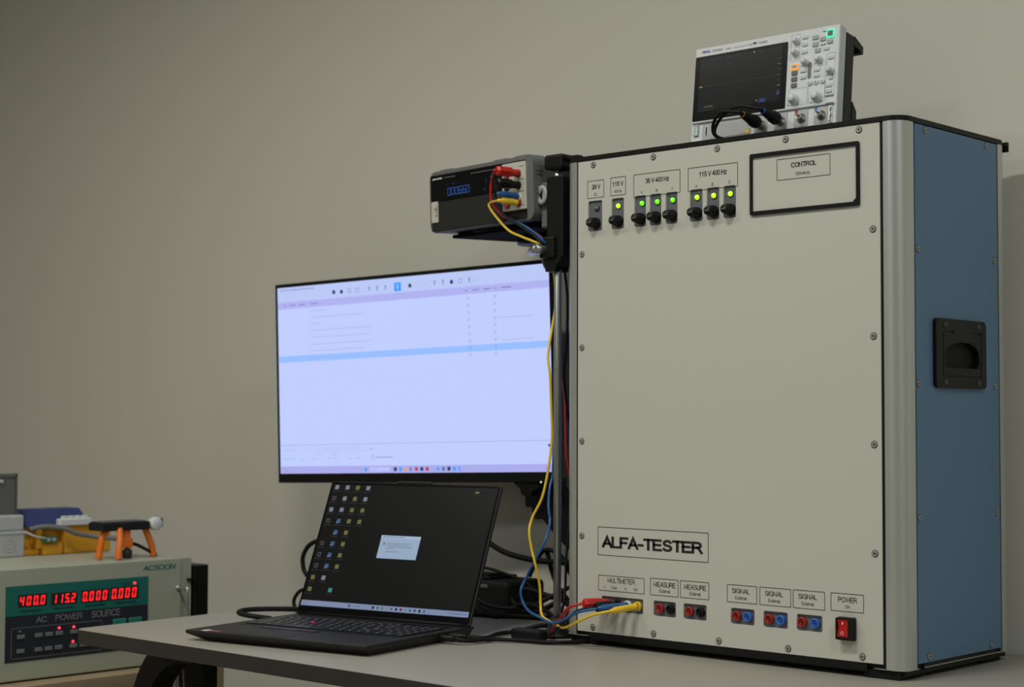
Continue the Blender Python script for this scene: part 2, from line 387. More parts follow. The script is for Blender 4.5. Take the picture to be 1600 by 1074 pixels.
# rounded corner columns
def column(cx,cy,Rx,Ry,qx,qy,r=.023,th=.006):
    P=[(cx,cy+qy*Ry)]
    for k in range(11):
        a=math.pi/2*k/10
        P.append((cx+qx*(Rx-r+r*math.sin(a)), cy+qy*(Ry-r+r*math.cos(a))))
    return P+[(cx+qx*Rx,cy),(cx+qx*(Rx-th),cy),(cx,cy+qy*(Ry-th))]
BZ=.7548
for cx,cy,qx,qy in ((FW+.0052,.0338,1,-1),(-.0030,.0338,-1,-1),(FW+.0052,YD-.0338,1,1),(-.0030,YD-.0338,-1,1)):
    Rx=(XR2-cx) if qx>0 else (cx-XLc)
    b=B(); b.prism(column(cx,cy,Rx,.0338,qx,qy),BZ,Z1+.001,'aluminium','z')
    o=b.done('corner_column',cab)
    for p in o.data.polygons: p.use_smooth = abs(p.normal.z)<.5
    o.data.set_sharp_from_angle(angle=math.radians(30))
b=B(); b.prism(rr(XLc-.0008,XR2+.0008,-.0008,YD+.001,.027,8),Z1+.0012,Z1+.0085,'black_plastic','z')
b.box(-.02,FW+.02,.02,YD-.02,Z1+.0085,Z1+.0092,'dark_grey'); b.done('top_cap',cab)
for x0,x1 in ((XLc,.0),(FW,XR2-.0005)):
    b=B(); b.box(x0,x1,YD+.0004,YD+.0060,Z1+.0014,Z1+.0083,'black_plastic',.0006,1); b.box(x0,x1,YD+.0032,YD+.0060,Z1-.007,Z1+.0030,'black_plastic',.0006,1); b.done('cap_corner',cab)
for x0,x1,y0,y1 in ((XLc+.0005,.025,.001,.055),(FW-.025,XR2-.0005,.001,.055),(XLc+.0005,.025,YD-.055,YD-.001),(FW-.025,XR2-.0005,YD-.055,YD-.001)):
    b=B(); b.prism(rr(x0,x1,y0,y1,.018,5),BZ-.0004,BZ+.0006,'aluminium','z'); b.done('corner_bracket',cab)
b=B(); b.box(.026,FW-.026,-.0002,.012,BZ-.004,Z0-.0005,'black_plastic'); b.box(-.02,XR2-.004,.010,.31,BZ-.0075,BZ-.0006,'black_plastic'); b.box(XR2-.006,XR2-.0012,.056,YD-.056,BZ-.002,Z0-.0005,'black_plastic'); b.box(XR2-.004,XR2-.0003,.056,YD-.056,BZ+.0004,BZ+.0016,'aluminium'); b.done('base_rail',cab)
ft=B().box(-.03,.03,-.03,.03,0,BZ-.0008-DT-.0006,'black_rubber',.0015,1).done('foot',cab,loc=(.008,.038,DT+.0006))
for p in ((FW-.006,.035),(.008,YD-.045),(FW-.008,YD-.045)):
    copy_part(ft,(p[0],p[1],DT+.0006))
b=B(); b.box(XR2-.004,XR2,.0380,.2890,Z0,Z1,'blue_paint',.0005,1); spn=b.done('side_panel',cab,'blue painted right side panel')
boolean(spn,[B().box(XR2-.02,XR2+.02,.100,.226,1.166,1.246,'blue_paint').done('cutter')]); spn.data.materials.clear(); spn.data.materials.append(MATS['blue_paint'])
b=B(); b.box(XLc,XLc+.004,.0380,.2890,Z0,Z1,'blue_paint',.0005,1); b.done('side_panel',cab,'blue painted left side panel')
b=B(); b.box(0,FW,YD-.004,YD-.0005,Z0,Z1,'panel_paint'); b.done('back_panel',cab)
# screws
def screw_mesh():
    b=B(); b.lathe([(.0043,.0002),(.0042,.0012),(.0036,.0016),(.0028,.0013),(0,.0009)],(0,0,0),(0,-1,0),'screw_head',20)
    b.lathe([(.0020,.00125),(.0012,.00135),(.0012,.0014),(0,.0014)],(0,0,0),(0,-1,0),'screw_dark',6,False); b.lathe([(.0056,.0001),(.0043,.0004)],(0,0,0),(0,-1,0),'screw_dark',20); return b
scr=[(.0325,1.5295),(.158,1.5295),(.2835,1.5297),(.4095,1.53),(.5358,1.53),(.0082,1.3825),(.0082,1.2275),(.0083,1.0728),(.0085,.9172),(.5577,1.3835),(.5577,1.229),(.5577,1.0735),(.5577,.918),(.0322,.7695),(.1578,.7697),(.2842,.7698),(.4101,.7698),(.5359,.7697)]
s0=screw_mesh().done('panel_screw',cab,loc=(scr[0][0],0,scr[0][1]))
for x,z in scr[1:]: copy_part(s0,(x,0,z))
for y,z in [(.0675,1.530),(.2545,1.530),(.0438,1.355),(.2776,1.3545),(.0438,1.1615),(.2776,1.1612),(.0438,.9686),(.2776,.9680),(.0675,.770),(.2560,.7695)]:
    copy_part(s0,(XR2,y,z),rot=(0,0,math.pi/2))
# printed labels
def printed(x0,x1,z0,z1,items,name='printed_label',t=.0008):
    b=B(); b.frame(x0,x1,z0,z1,t,'ink')
    for it in items:
        txt,xc,zc,h=it[:4]; h*=1.2; wd=it[4] if len(it)>4 else None; bo=it[5] if len(it)>5 else 0; mt=it[6] if len(it)>6 else 'ink'
        b.text(txt,xc,zc,h,mt,width=wd,bold=bo)
    return b.done(name,cab,recalc=False)
printed(.0201,.0556,1.4743,1.5035,[('28 V',.0385,1.4925,.0072,.0190,.012),('DC',.0380,1.4805,.0040,.0075,0,'ink_soft')])
printed(.0694,.1015,1.4744,1.5047,[('115 V',.0850,1.4935,.0075,.0230,.012),('400 Hz',.0850,1.4815,.0042,.0165,0,'ink_soft')])
printed(.1177,.2119,1.4676,1.5050,[('36 V 400 Hz',.1660,1.4925,.0082,.0485,.012),('A',.1345,1.4755,.0038,None,0,'ink_soft'),('B',.1650,1.4755,.0038,None,0,'ink_soft'),('C',.1965,1.4755,.0038,None,0,'ink_soft')])
printed(.2271,.3223,1.4675,1.5047,[('115 V 400 Hz',.2755,1.4925,.0085,.0530,.012),('A',.2435,1.4750,.0042,None,0,'ink_soft'),('B',.2745,1.4750,.0042,None,0,'ink_soft'),('C',.3065,1.4755,.0042,None,0,'ink_soft')])
printed(.0429,.2652,.8880,.9342,[('ALFA-TESTER',.1533,.9113,.0188,.2045,.026)],'name_plate',.0009)
printed(.0443,.1397,.8309,.8560,[('MULTIMETER',.0925,.8487,.0070,.0570,.003),('V',.0575,.8372,.0040,None,0,'ink_soft'),('Com',.0775,.8371,.0042,.0115,0,'ink_soft'),('1A',.1012,.8371,.0040,.0055,0,'ink_soft'),('10A',.1215,.8371,.0042,.0088,0,'ink_soft')])
for x0,x1,tx,wd in ((.1514,.2071,'MEASURE',.0435),(.2109,.2663,'MEASURE',.0425),(.3000,.3551,'SIGNAL',.0325),(.3598,.4155,'SIGNAL',.0325),(.4190,.4739,'SIGNAL',.0325)):
    xc=(x0+x1)/2 - (.002 if tx=='SIGNAL' else -.0008)
    printed(x0,x1,.8308,.8578,[(tx,xc,.8488,.0073,wd,.004),('External',xc,.8384,.0045,.0205,0,'ink')])
printed(.4838,.5390,.8318,.8580,[('POWER',.5122,.8490,.0073,.0320,.006),('ON',.5118,.8390,.0042,.0080,0)])
# indicator lamps and fuse holders
lx=[.0381,.0843,.1335,.1647,.1955,.2432,.2752,.3067]
for i,x in enumerate(lx):
    m='mid_grey' if i==0 else ('led_green_b' if i in (2,3,4) else 'led_green')
    b=B(); b.lathe([(.0042,0),(.0042,.0015),(.0036,.0035),(.0022,.0050),(0,.0056)],(0,0,0),(0,-1,0),m,18)
    b.lathe([(.0054,0),(.0054,.0008),(.0042,.0010)],(0,0,0),(0,-1,0),'dark_grey',18)
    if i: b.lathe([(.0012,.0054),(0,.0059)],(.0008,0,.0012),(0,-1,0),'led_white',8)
    b.done('indicator_lamp',cab,'unlit grey lamp' if i==0 else 'lit green lamp',loc=(x,.0036,1.4575))
    fx=(slots[i][0]+slots[i][1])/2-.0005
    if i==0:
        b=B(); b.lathe([(.0095,0),(.0095,.004),(.0088,.0055),(.0080,.006),(.0080,.010),(.0072,.012),(.0070,.018),(.0062,.0195),(0,.0197)],(0,0,0),(0,-1,0),'black_plastic',16)
        for k in range(12):
            a=2*math.pi*k/12; b.cyl((.0078*math.cos(a),-.005,.0078*math.sin(a)),(.0074*math.cos(a),-.0115,.0074*math.sin(a)),.0011,'black_plastic',seg=6)
        f0=b.done('fuse_holder',cab,loc=(fx,.0036,1.4327))
        B().box(-.0045,.0045,-.0201,-.0198,-.0008,.0008,'mid_grey').done('slot_mark',f0)
    else: copy_part(f0,(fx,.0036,1.4327))
# banana sockets
def socket(x,m,label):
    b=B(); b.lathe([(.0072,0),(.0075,.0005),(.0075,.0052),(.0068,.0060),(.0048,.0060),(.0044,.0048),(.0044,.001),(.0030,.001),(.0030,.0052),(.0021,.0052),(.0021,.001),(0,.001)],(0,0,0),(0,-1,0),m,26)
    b.lathe([(.0020,.0012),(0,.0013)],(0,0,0),(0,-1,0),'ink',12); b.lathe([(.0043,.0012),(.0031,.0013)],(0,0,0),(0,-1,0),'ink_soft',20)
    return b.done('banana_socket',cab,label,loc=(x,.0036,.8107))
for x,m,l in ((.0640,'red_dark','red socket'),(.0836,'black_plastic','black socket'),(.1045,'white_plastic','white socket'),(.1252,'yellow_plastic','yellow socket'),
              (.1703,'red_dark','red socket'),(.1908,'black_plastic','black socket'),(.2282,'red_dark','red socket'),(.2490,'black_plastic','black socket'),
              (.3176,'red_dark','red socket'),(.3376,'blue_socket','blue socket'),(.3763,'red_dark','red socket'),(.3973,'blue_socket','blue socket'),(.4343,'red_dark','red socket'),(.4569,'blue_socket','blue socket')):
    socket(x,m,l)
# power switch
b=B(); b.prism([(.4985,.7925),(.4985+.002,.7925-.001),(.5255,.7915),(.5262,.7925),(.5262,.8235),(.5250,.8245),(.5000,.8245),(.4985,.8235)],-.007,.001,'black_plastic')
b.ring(rr(.4990,.5257,.7925,.8240,.002),rr(.5015,.5195,.7965,.8215,.001),-.0125,-.007,'black_plastic'); sw=b.done('rocker_switch',cab)
b=B(); b.prism([(-.0112,.8212),(-.0090,.8095),(-.0120,.7970),(-.006,.7970),(-.006,.8212)],.5018,.5192,'rocker_red','x')
b.quad(.5098,.5104,.8145,.8180,-.0112,'led_white')
for k in range(20):
    a=2*math.pi*k/20; a2=2*math.pi*(k+1)/20; q=[(.5100+r*math.cos(t),-.01225,.8020+r*math.sin(t)) for r,t in ((.0020,a),(.0020,a2),(.0026,a2),(.0026,a))]; b.poly(q,'sticker_white')
b.done('rocker',sw,'glowing red rocker')
# control hatch
b=B(); b.ring(rr(.3462,.5369,1.4196,1.5135,.003),rr(.3505,.5320,1.4255,1.5075,.001),-.0035,.001,'black_rubber')
b.prism([(.5275,1.4255),(.5320,1.4255),(.5320,1.4300),(.5305,1.4300),(.5295,1.4285),(.5275,1.4275)],-.0034,.0,'black_rubber')
hg=b.done('control_hatch',cab,'recessed hatch with a black rubber surround')
B().box(.3505,.5320,-.0006,.0008,1.4255,1.5075,'panel_paint').done('hatch_door',hg)
b=B(); b.frame(.3939,.4875,1.4688,1.5010,.0008,'ink',y=-.0010); b.text('CONTROL',.4415,1.4900,.0092,'ink',y=-.0010,width=.0445,bold=.016); b.text('TERMINAL',.4400,1.4762,.0054,'ink_soft',y=-.0010,width=.0270)
b.done('printed_label',hg,recalc=False)
# recessed side handle
hn=B(); hn.prism(rr(.0853,.2382,1.1560,1.2578,.008,4),XR2,XR2+.0060,'black_plastic','x')
ho=hn.done('side_handle',cab,'black recessed carrying handle')
c=B(); pts=[(.1150,1.1860),(.2100,1.1860),(.2150,1.1920),(.2150,1.2080),(.2050,1.2180),(.1850,1.2235),(.1550,1.2240),(.1300,1.2200),(.1130,1.2120),(.1100,1.2050),(.1100,1.1920)]
c.prism(pts,XR2-.03,XR2+.02,'black_plastic','x'); CUT=[c.done('cutter')]
for y0,y1,z0,z1 in ((.1040,.1370,1.2370,1.2400),(.1870,.2230,1.2370,1.2400),(.1042,.1062,1.1740,1.2380),(.2208,.2228,1.1740,1.2380),(.1045,.2225,1.1723,1.1745)):
    CUT.append(B().box(XR2+.0042,XR2+.02,y0,y1,z0,z1,'black_plastic').done('cutter'))
boolean(ho,CUT); ho.data.materials.clear(); ho.data.materials.append(MATS['black_plastic'])
B().box(XR2-.0295,XR2+.0002,.105,.220,1.180,1.2235,'black_plastic').done('recess',ho) if False else None
for y,z in ((.113,1.2490),(.2140,1.2490),(.113,1.1640),(.2140,1.1640)):
    b=B(); b.lathe([(.0046,0),(.0040,.0014),(.0018,.0018),(0,.0010)],(0,0,0),(1,0,0),'screw_dark',14); b.done('handle_screw',ho,loc=(XR2+.006,y,z))

# ---------------------------------------------------------------- oscilloscope
osc=thing('oscilloscope','white digital oscilloscope with a black screen tilted on the cabinet top','oscilloscope',(.171,.08,1.56),(-.14,-.018,.07))
W_,H_=.2653,.1615
b=B(); b.box(0,W_,0,.022,-.0125,H_,'scope_white',.003,3)
b.box(.004,W_-.004,-.004,.002,.031,.0345,'light_grey',.001,1)
b.done('front_housing',osc)
b=B(); b.box(.004,W_-.001,.0215,.052,-.010,H_-.004,'dark_grey',.004,2)
b.prism([(.052,-.010),(.068,-.010),(.066,.038),(.052,.050)],W_-.022,W_-.001,'dark_grey','x'); b.prism([(.052,-.010),(.068,-.010),(.066,.038),(.052,.050)],.004,.026,'dark_grey','x')
b.done('rear_housing',osc)
b=B(); b.prism([(.05,.157),(.080,.148),(.080,.136),(.072,.136),(.070,.140),(.05,.142)],.02,W_-.001,'dark_grey','x'); b.done('carry_handle',osc)
for x in (.03,W_-.05): B().box(x,x+.02,.005,.03,-.0145,-.0122,'black_rubber').done('tilt_foot',osc)
# screen
b=B(); b.prism(rr(.0025,.1745,.0360,.1460,.002),-.0008,.001,'glass_black'); 
b.quad(.0115,.1650,.0510,.1415,-.0009,'lcd_black')
for k in range(1,10): b.quad(.012+.0153*k,.0121+.0153*k,.060,.134,-.0010,'sc_grid')
for k in range(1,8): b.quad(.012,.164,.060+.0092*k,.0601+.0092*k,-.0010,'sc_grid')
b.quad(.0185,.1640,.0934,.0937,-.0012,'sc_trace'); b.quad(.0125,.0185,.0922,.0946,-.0012,'sc_yel')
for x0,x1 in ((.030,.042),(.047,.056),(.062,.076),(.080,.088),(.094,.100),(.122,.130)): b.scribble(x0,x1,.1375,.0022,'sc_text',-.0012)
b.disk(.1135,.1385,.0011,-.0012,'sc_white'); b.scribble(.014,.032,.1265,.0016,'sc_text',-.0012)
for k,z in enumerate((.1208,.1118,.1028,.0938,.0848,.0760,.0680)): b.scribble(.158,.1645,z,.0016,'sc_red' if k==3 else 'sc_yel' if k%2 else 'sc_green',-.0012)
b.frame(.0235,.0420,.0525,.0605,.0005,'sc_green',-.0012); b.scribble(.0255,.040,.0582,.0014,'sc_yel',-.0012); b.frame(.0140,.0215,.0520,.0600,.0004,'sc_blue',-.0012)
b.quad(.1270,.1390,.0520,.0580,-.0012,'sc_blue'); b.disk(.1225,.056,.0009,-.0013,'sc_white'); b.quad(.158,.1635,.0600,.0660,-.0012,'sc_blue')
b.done('screen',osc,recalc=False)
b=B(); b.text('RIGOL',.0140,.1535,.0042,'rigid_blue_text',width=.0160,bold=.02,align='L'); b.text('DHO804',.0335,.1532,.0036,'ink_soft',width=.0190,align='L')
b.scribble(.0590,.0680,.1527,.0018,'ink_soft',-.0004); b.scribble(.0740,.0990,.1522,.0012,'legend_grey',-.0004); b.scribble(.1010,.1085,.1525,.0014,'ink_soft',-.0004); b.quad(.1100,.1165,.1520,.1550,-.0004,'ink_soft'); b.scribble(.1200,.1360,.1540,.0014,'legend_grey',-.0004); b.scribble(.1200,.1360,.1520,.0014,'legend_grey',-.0004)
b.frame(.1800,.1960,.1120,.1560,.0003,'legend_grey'); b.frame(.1800,.2130,.0385,.0660,.0003,'legend_grey'); b.frame(.2150,.2435,.0385,.0700,.0003,'legend_grey'); b.frame(.2440,.2595,.0440,.1155,.0003,'legend_grey')
b.scribble(.2360,.2430,.1525,.0022,'ink_soft',-.0004); b.scribble(.2330,.2420,.1310,.0024,'ink_soft',-.0004)
b.prism(rr(.2120,.2180,.0790,.1060,.0028),-.0006,.0002,'mid_grey')
for x,z in ((.1800,.0400),(.1975,.0400),(.2210,.0390),(.2385,.0390),(.2010,.1020),(.2110,.1020),(.2250,.1020),(.2350,.1020),(.2470,.0800),(.2560,.0790),(.252,.0765)): b.disk(x,z,.0011,-.0005,'ink_soft',8)
b.quad(.2450,.2590,.0445,.0475,-.0005,'mid_grey'); b.scribble(.2480,.2600,.0325,.0022,'ink_soft',-.0043)
b.done('printed_legend',osc,recalc=False)
def knob(x,z,r,L):
    b=B(); b.lathe([(r*1.18,0),(r*1.15,.0015),(r,.002),(r*.97,L*.55),(r*.80,L*.62),(r*.76,L-.001),(r*.66,L),(0,L*.97)],(0,0,0),(0,-1,0),'scope_white',22)
    return b.done('knob',osc,loc=(x,0,z))
for x,z,r,L in ((.1900,.1440,.0052,.012),(.1890,.1250,.0052,.012),(.2075,.1065,.0055,.012),(.2315,.1072,.0055,.012),(.2520,.0860,.0055,.012),(.1905,.0480,.0078,.014),(.2310,.0465,.0078,.014)): knob(x,z,r,L)
def btn(x,z,w2,h2,m='scope_white',top='legend_grey',lab=None,nm='button'):
    b=B(); b.box(-w2,w2,-.0022,0,-h2,h2,m,.0008,1)
    if top: b.scribble(-w2*.6,w2*.6,0,.0011,top,-.0024)
    return b.done(nm,osc,lab,loc=(x,0,z))
for x,z in ((.2045,.1484),(.2045,.1362),(.2045,.1242),(.2429,.1237),(.2515,.1080),(.2045,.0931),(.2045,.0823),(.2278,.0914),(.2281,.0820),(.2505,.0629),(.2506,.0536)): btn(x,z,.0052,.0028)
for x,z in ((.2232,.1450),(.2235,.1335),(.2362,.1405),(.2488,.1345),(.2280,.1230)): btn(x,z,.0050,.0036,'light_grey')
o=btn(.2495,.1472,.0054,.0052,'mid_grey','ink_soft','grey button ringed by green light')
B().ring(rr(-.0064,.0064,-.0062,.0062,.001),rr(-.0050,.0050,-.0048,.0048,.0006),-.0028,-.0004,'glow_green').done('glow_ring',o)
for k,z in enumerate((.1015,.0916,.0817,.0715)):
    o=btn(.1888,z,.0052,.0036,'mid_grey' if k else 'light_grey','ink_soft')
    if k==0: B().ring(rr(-.0060,.0060,-.0048,.0042,.001),rr(-.0050,.0050,-.0028,.0034,.0006),-.0026,-.0004,'glow_orange').done('glow_ring',o,'orange glow')
btn(.2530,.0745,.0034,.0022,'white_plastic',None,'small lilac button')
for k,x in enumerate((.2171,.2277,.2388)):
    b=B(); b.lathe([(.0042,0),(.0042,.002),(.0034,.0028),(0,.0030)],(0,0,0),(0,-1,0),'scope_white',16); b.disk(0,0,.0014,-.0032,'ink',4 if k==1 else 3); b.done('round_button',osc,loc=(x,0,.0712))
b=B(); b.box(.0230,.1150,-.0005,.0002,.0030,.0290,'light_grey'); b.box(.0400,.1130,-.0012,.0,.0030,.0270,'cream',.0005,1)
for i in range(26):
    for j in range(8): b.quad(.0420+.0027*i,.0428+.0027*i,.0050+.0026*j,.0058+.0026*j,-.0013,'legend_grey')
b.box(.105,.112,-.0016,-.001,.0035,.0095,'yellow_plastic'); b.done('vent_grille',osc)
b=B(); b.box(.0285,.0345,-.0014,.0,.0090,.0250,'white_plastic',.0004,1); b.box(.0302,.0328,-.0018,-.001,.0100,.0235,'black_plastic'); b.done('usb_port',osc)
b=B(); b.box(.0078,.0165,-.003,.0,.0100,.0295,'light_grey',.001,2); b.box(.0100,.0140,-.0034,-.002,.0135,.0245,'glow_green',.0005,1); b.done('power_button',osc,'grey power key with a green light')
b=B(); b.box(.2515,.2590,-.0012,.0,.0020,.0300,'white_plastic'); b.prism([(.2540,.0040),(.2565,.0045),(.2560,.012),(.2580,.015),(.2555,.022),(.2575,.027),(.2545,.028),(.2535,.020),(.2550,.015),(.2532,.008)],-.0045,-.001,'dull_steel'); b.done('test_terminal',osc)
for x,z,m in ((.1330,.0140,'yellow_plastic'),(.1690,.0150,'blue_socket'),(.2055,.0150,'red_sticker'),(.2400,.0155,'blue_socket')):
    b=B(); b.box(-.0130,.0110,-.0010,.0,-.0125,.0145,'light_grey',.0004,1); b.lathe([(.0078,0),(.0078,.002),(.0055,.0025),(.0052,.010),(.0046,.0105),(.0046,.0125),(.0034,.0125),(.0034,.004),(0,.004)],(0,0,0),(0,-1,0),'steel',22)
    b.cyl((-.0052,-.007,0),(-.0068,-.007,0),.0009,'steel',seg=8); b.cyl((.0052,-.007,0),(.0068,-.007,0),.0009,'steel',seg=8)
    if x>.2: b.poly([(-.0125,-.0012,.0145),(-.0065,-.0012,.0145),(-.0085,-.0012,.0070),(-.0110,-.0012,.0070)],m)
    b.done('bnc_connector',osc,loc=(x,0,z))
# probes: local coordinates of the oscilloscope, baked to world
OM=Matrix.LocRotScale(Vector((.171,.08,1.56)), __import__('mathutils').Euler((-.14,-.018,.07)), None)
def probe(x,z,m,path,label):
    t=thing('probe_connector',label,'probe',OM@Vector((x,0,z)),(-.14,-.018,.07),'black probes plugged into the oscilloscope')
    b=B(); d=Vector((-.12,-1,.10)).normalized(); p=Vector((0,-.0135,0))
    b.lathe([(.0095,0),(.0098,.002),(.0098,.012),(.0085,.016),(.0072,.026),(.0060,.034),(.0050,.036),(0,.037)],p,d,'soft_black',20)
    for k in range(10):
        a=2*math.pi*k/10; b.cyl(p+d*.003+Vector((.0095*math.cos(a),0,.0095*math.sin(a))),p+d*.011+Vector((.0095*math.cos(a),0,.0095*math.sin(a))),.0010,'soft_black',seg=6)
    b.done('plug_body',t)
    e=p+d*.036
    b=B(); b.lathe([(.0044,0),(.0048,.0006),(.0048,.0022),(.0042,.003)],e,d,m,16); b.done('marker_ring',t,'coloured channel ring')
    b=B(); q=e+d*.001; b.tube([q,q+d*.010]+[Vector(v) for v in path],.0026,'soft_black',8); b.done('cable',t)
probe(.1330,.0140,'yellow_plastic',[(-.0350,-.0620,.0085),(-.0560,-.050,.0000),(-.0640,-.040,-.0130),(-.0600,-.030,-.0215),(-.045,.004,-.0235)],'black probe plug with a yellow ring on the oscilloscope input nearest its grille')
probe(.1690,.0150,'blue_socket',[(-.0400,-.0640,.0120),(-.0680,-.056,.0070),(-.0900,-.045,-.0050),(-.0980,-.037,-.0180),(-.0900,-.025,-.0238),(-.07,.004,-.0245)],'black probe plug with a pale blue ring beside the bare connectors')

# ---------------------------------------------------------------- bench multimeter
K=1.03; cl=Vector((1.82479,-2.1356,1.10266)); mo=cl+K*(Vector((-.35,.003,1.444))-cl)
MR=(.029,-.004,-.115)
dmm=thing('bench_multimeter','grey and black bench multimeter showing blue digits on the pole mounted tray','multimeter',mo,MR)
dmm.scale=(K,K,K)
b=B(); b.box(.004,.259,.004,.258,.004,.103,'dark_grey',.003,2); b.box(.002,.202,-.0005,.006,.0200,.058,'dark_grey'); b.box(.002,.202,-.001,.006,.003,.058,'dark_grey')
b.box(.008,.262,.0,.012,.0,.0035,'mid_grey'); b.done('case',dmm)
# rubber bumper: rounded ring front band plus ribs
b=B(); b.ring(rr(-.0035,.279,.000,.110,.016,5),rr(.0025,.2625,.0035,.1035,.004,5),.0,.050,'bumper_grey')
for z in (.046,.052,.078,.084): b.box(.277,.2805,.006,.020,z,z+.002,'bumper_grey')
for x in (.02,.17,.225): b.box(x,x+.035,.004,.045,.108,.113,'bumper_grey',.002,1)
b.done('bumper',dmm,'grey rubber bumper')
b=B(); b.box(.0025,.2015,-.0030,.002,.0560,.1030,'glass_black',.0005,1)
b.text('GW',.0085,.0965,.0035,'sticker_white',y=-.0034,width=.0001,align='L') if False else None
b.scribble(.0090,.0370,.0962,.0032,'sticker_white',-.0034,.15); b.scribble(.0420,.0740,.0962,.0016,'legend_grey',-.0034,.2)
b.scribble(.1180,.1960,.0955,.0015,'legend_grey',-.0034,.2)
for k,ch in enumerate('000660'): b.seg7(ch,.0520+.0106*k,.0633,.0080,  .0132,.0008,'seg_blue',-.0034,.03)
for x,h in ((.048,.0025),(.066,.003),(.0695,.003),(.080,.0022)): b.scribble(x,x+.003,.0835,h*.7,'seg_blue_dim',-.0034)
b.scribble(.119,.121,.0700,.0014,'seg_blue_dim',-.0034); b.quad(.1590,.1602,.0730,.0830,-.0034,'seg_blue_dim')
for k in range(4): b.quad(.1720,.1750,.0740+.003*k,.0757+.003*k,-.0034,'seg_blue')
b.scribble(.152,.159,.0638,.002,'seg_blue_dim',-.0034); b.done('display',dmm,recalc=False)
b=B(); b.box(.0030,.0218,-.0030,.001,.0180,.0562,'cream',.0008,1); b.box(.0150,.0210,-.0065,-.002,.0420,.0500,'cream',.001,1); b.box(.0150,.0210,-.0045,-.002,.0300,.0385,'dark_grey',.0005,1); b.done('power_key',dmm,'cream power key plate')
b=B(); b.box(.2012,.2620,-.0030,.003,.0195,.1010,'cream',.001,1)
for z in (.093,.071,.0505,.027): b.scribble(.208,.222,z,.0014,'ink_soft',-.0034); b.scribble(.248,.259,z,.0014,'ink_soft',-.0034)
for z,m in ((.0811,'red_dark'),(.0609,'black_plastic'),(.0410,'white_plastic'),(.0310,'red_dark')):
    b.lathe([(.0068,0),(.0068,.003),(.0050,.0035),(.0045,.001),(0,.001)],(.2450,-.003,z),(0,-1,0),m,20)
    b.lathe([(.0068,0),(.0068,.003),(.0050,.0035),(.0045,.001),(0,.001)],(.2150,-.003,z),(0,-1,0),m,20)
b.done('terminal_plate',dmm,'cream terminal plate with sockets')
MMW=Matrix.LocRotScale(mo,__import__('mathutils').Euler(MR),Vector((K,K,K)))
def mmw(x,y,z): return MMW@Vector((x,y,z))

# ---------------------------------------------------------------- stand, tray and clamps
PX,PY=-.0886,.05
st=thing('pole_stand','steel pole stand with black clamps holding the multimeter tray beside the cabinet','stand',(PX,PY,DT+.0006))
b=B(); b.cyl((0,0,.012),(0,0,.800),.0067,'dull_steel',seg=24); b.done('pole',st)
b=B(); b.lathe([(.0,0),(.042,0),(.042,.006),(.018,.010),(.014,.030),(.0070,.033)],(0,0,0),(0,0,1),'black_metal',28); b.done('base_flange',st)
b=B(); b.box(-.015,.0235,-.014,.020,.655,.787,'black_plastic',.003,2); b.prism([(-.015,.657),(.0235,.657),(.0235,.650),(.008,.632),(.006,.622),(-.016,.622),(-.019,.640)],-.014,.020,'black_plastic')
b.box(-.026,.008,-.020,.018,.645,.682,'black_plastic',.003,2); b.done('sleeve',st)
b=B(); b.box(-.020,.022,-.016,.024,.798,.824,'black_plastic',.005,3); b.box(.018,.048,-.004,.012,.812,.820,'black_plastic',.002,1); b.done('top_clamp',st)
b=B(); b.cyl((-.016,-.014,.661),(-.022,-.034,.661),.0085,'steel',seg=20); b.cyl((-.022,-.030,.661),(-.052,-.010,.659),.0075,'dull_steel',seg=18); b.done('clamp_knob',st,'shiny steel clamp knob')
b=B(); b.box(-.040,-.015,.0,.026,.700,.780,'mid_grey',.003,1); b.lathe([(.0,0),(.015,0),(.017,.002),(.017,.005),(.011,.0055),(.009,.003),(0,.003)],(-.030,-.004,.757),(-.3,-1,0),'light_grey',24)
b.prism([(-.037,.757),(-.030,.749),(-.030,.765)],-.0085,-.004,'black_plastic'); b.done('tilt_bracket',st,'grey tilt bracket with a slotted disc')
# tray under the multimeter: world to stand coordinates
def sw_(v): return Vector(v)-Vector((PX,PY,DT+.0006))
b=B()
c4=[mmw(.035,.02,-.005),mmw(.258,.02,-.005),mmw(.258,.250,-.005),mmw(.035,.250,-.005)]
lo=[p+Vector((0,0,-.006)) for p in c4]
vs=[b.bm.verts.new(sw_(p)) for p in c4+lo]
for f in ((0,1,2,3),(7,6,5,4),(0,4,5,1),(1,5,6,2),(2,6,7,3),(3,7,4,0)): b._fin([b.bm.faces.new([vs[i] for i in f])],'matte_black')
b.done('tray',st,'black tray')
b=B(); b.tube([sw_(mmw(.14,.14,-.020)),sw_(mmw(.20,.10,-.024)),Vector((-.030,.012,.640)),Vector((-.010,.006,.642))],.0125,'black_metal',12)
b.lathe([(0,0),(.045,0),(.045,.008),(0,.008)],sw_(mmw(.14,.14,-.026)),(0,0,1),'black_metal',24); b.done('support_arm',st)
# feet of the multimeter on the tray
for x in (.048,.235):
    for y in (.04,.225): B().box(x-.01,x+.01,y-.01,y+.01,-.005,.004,'black_rubber').done('rubber_foot',dmm)

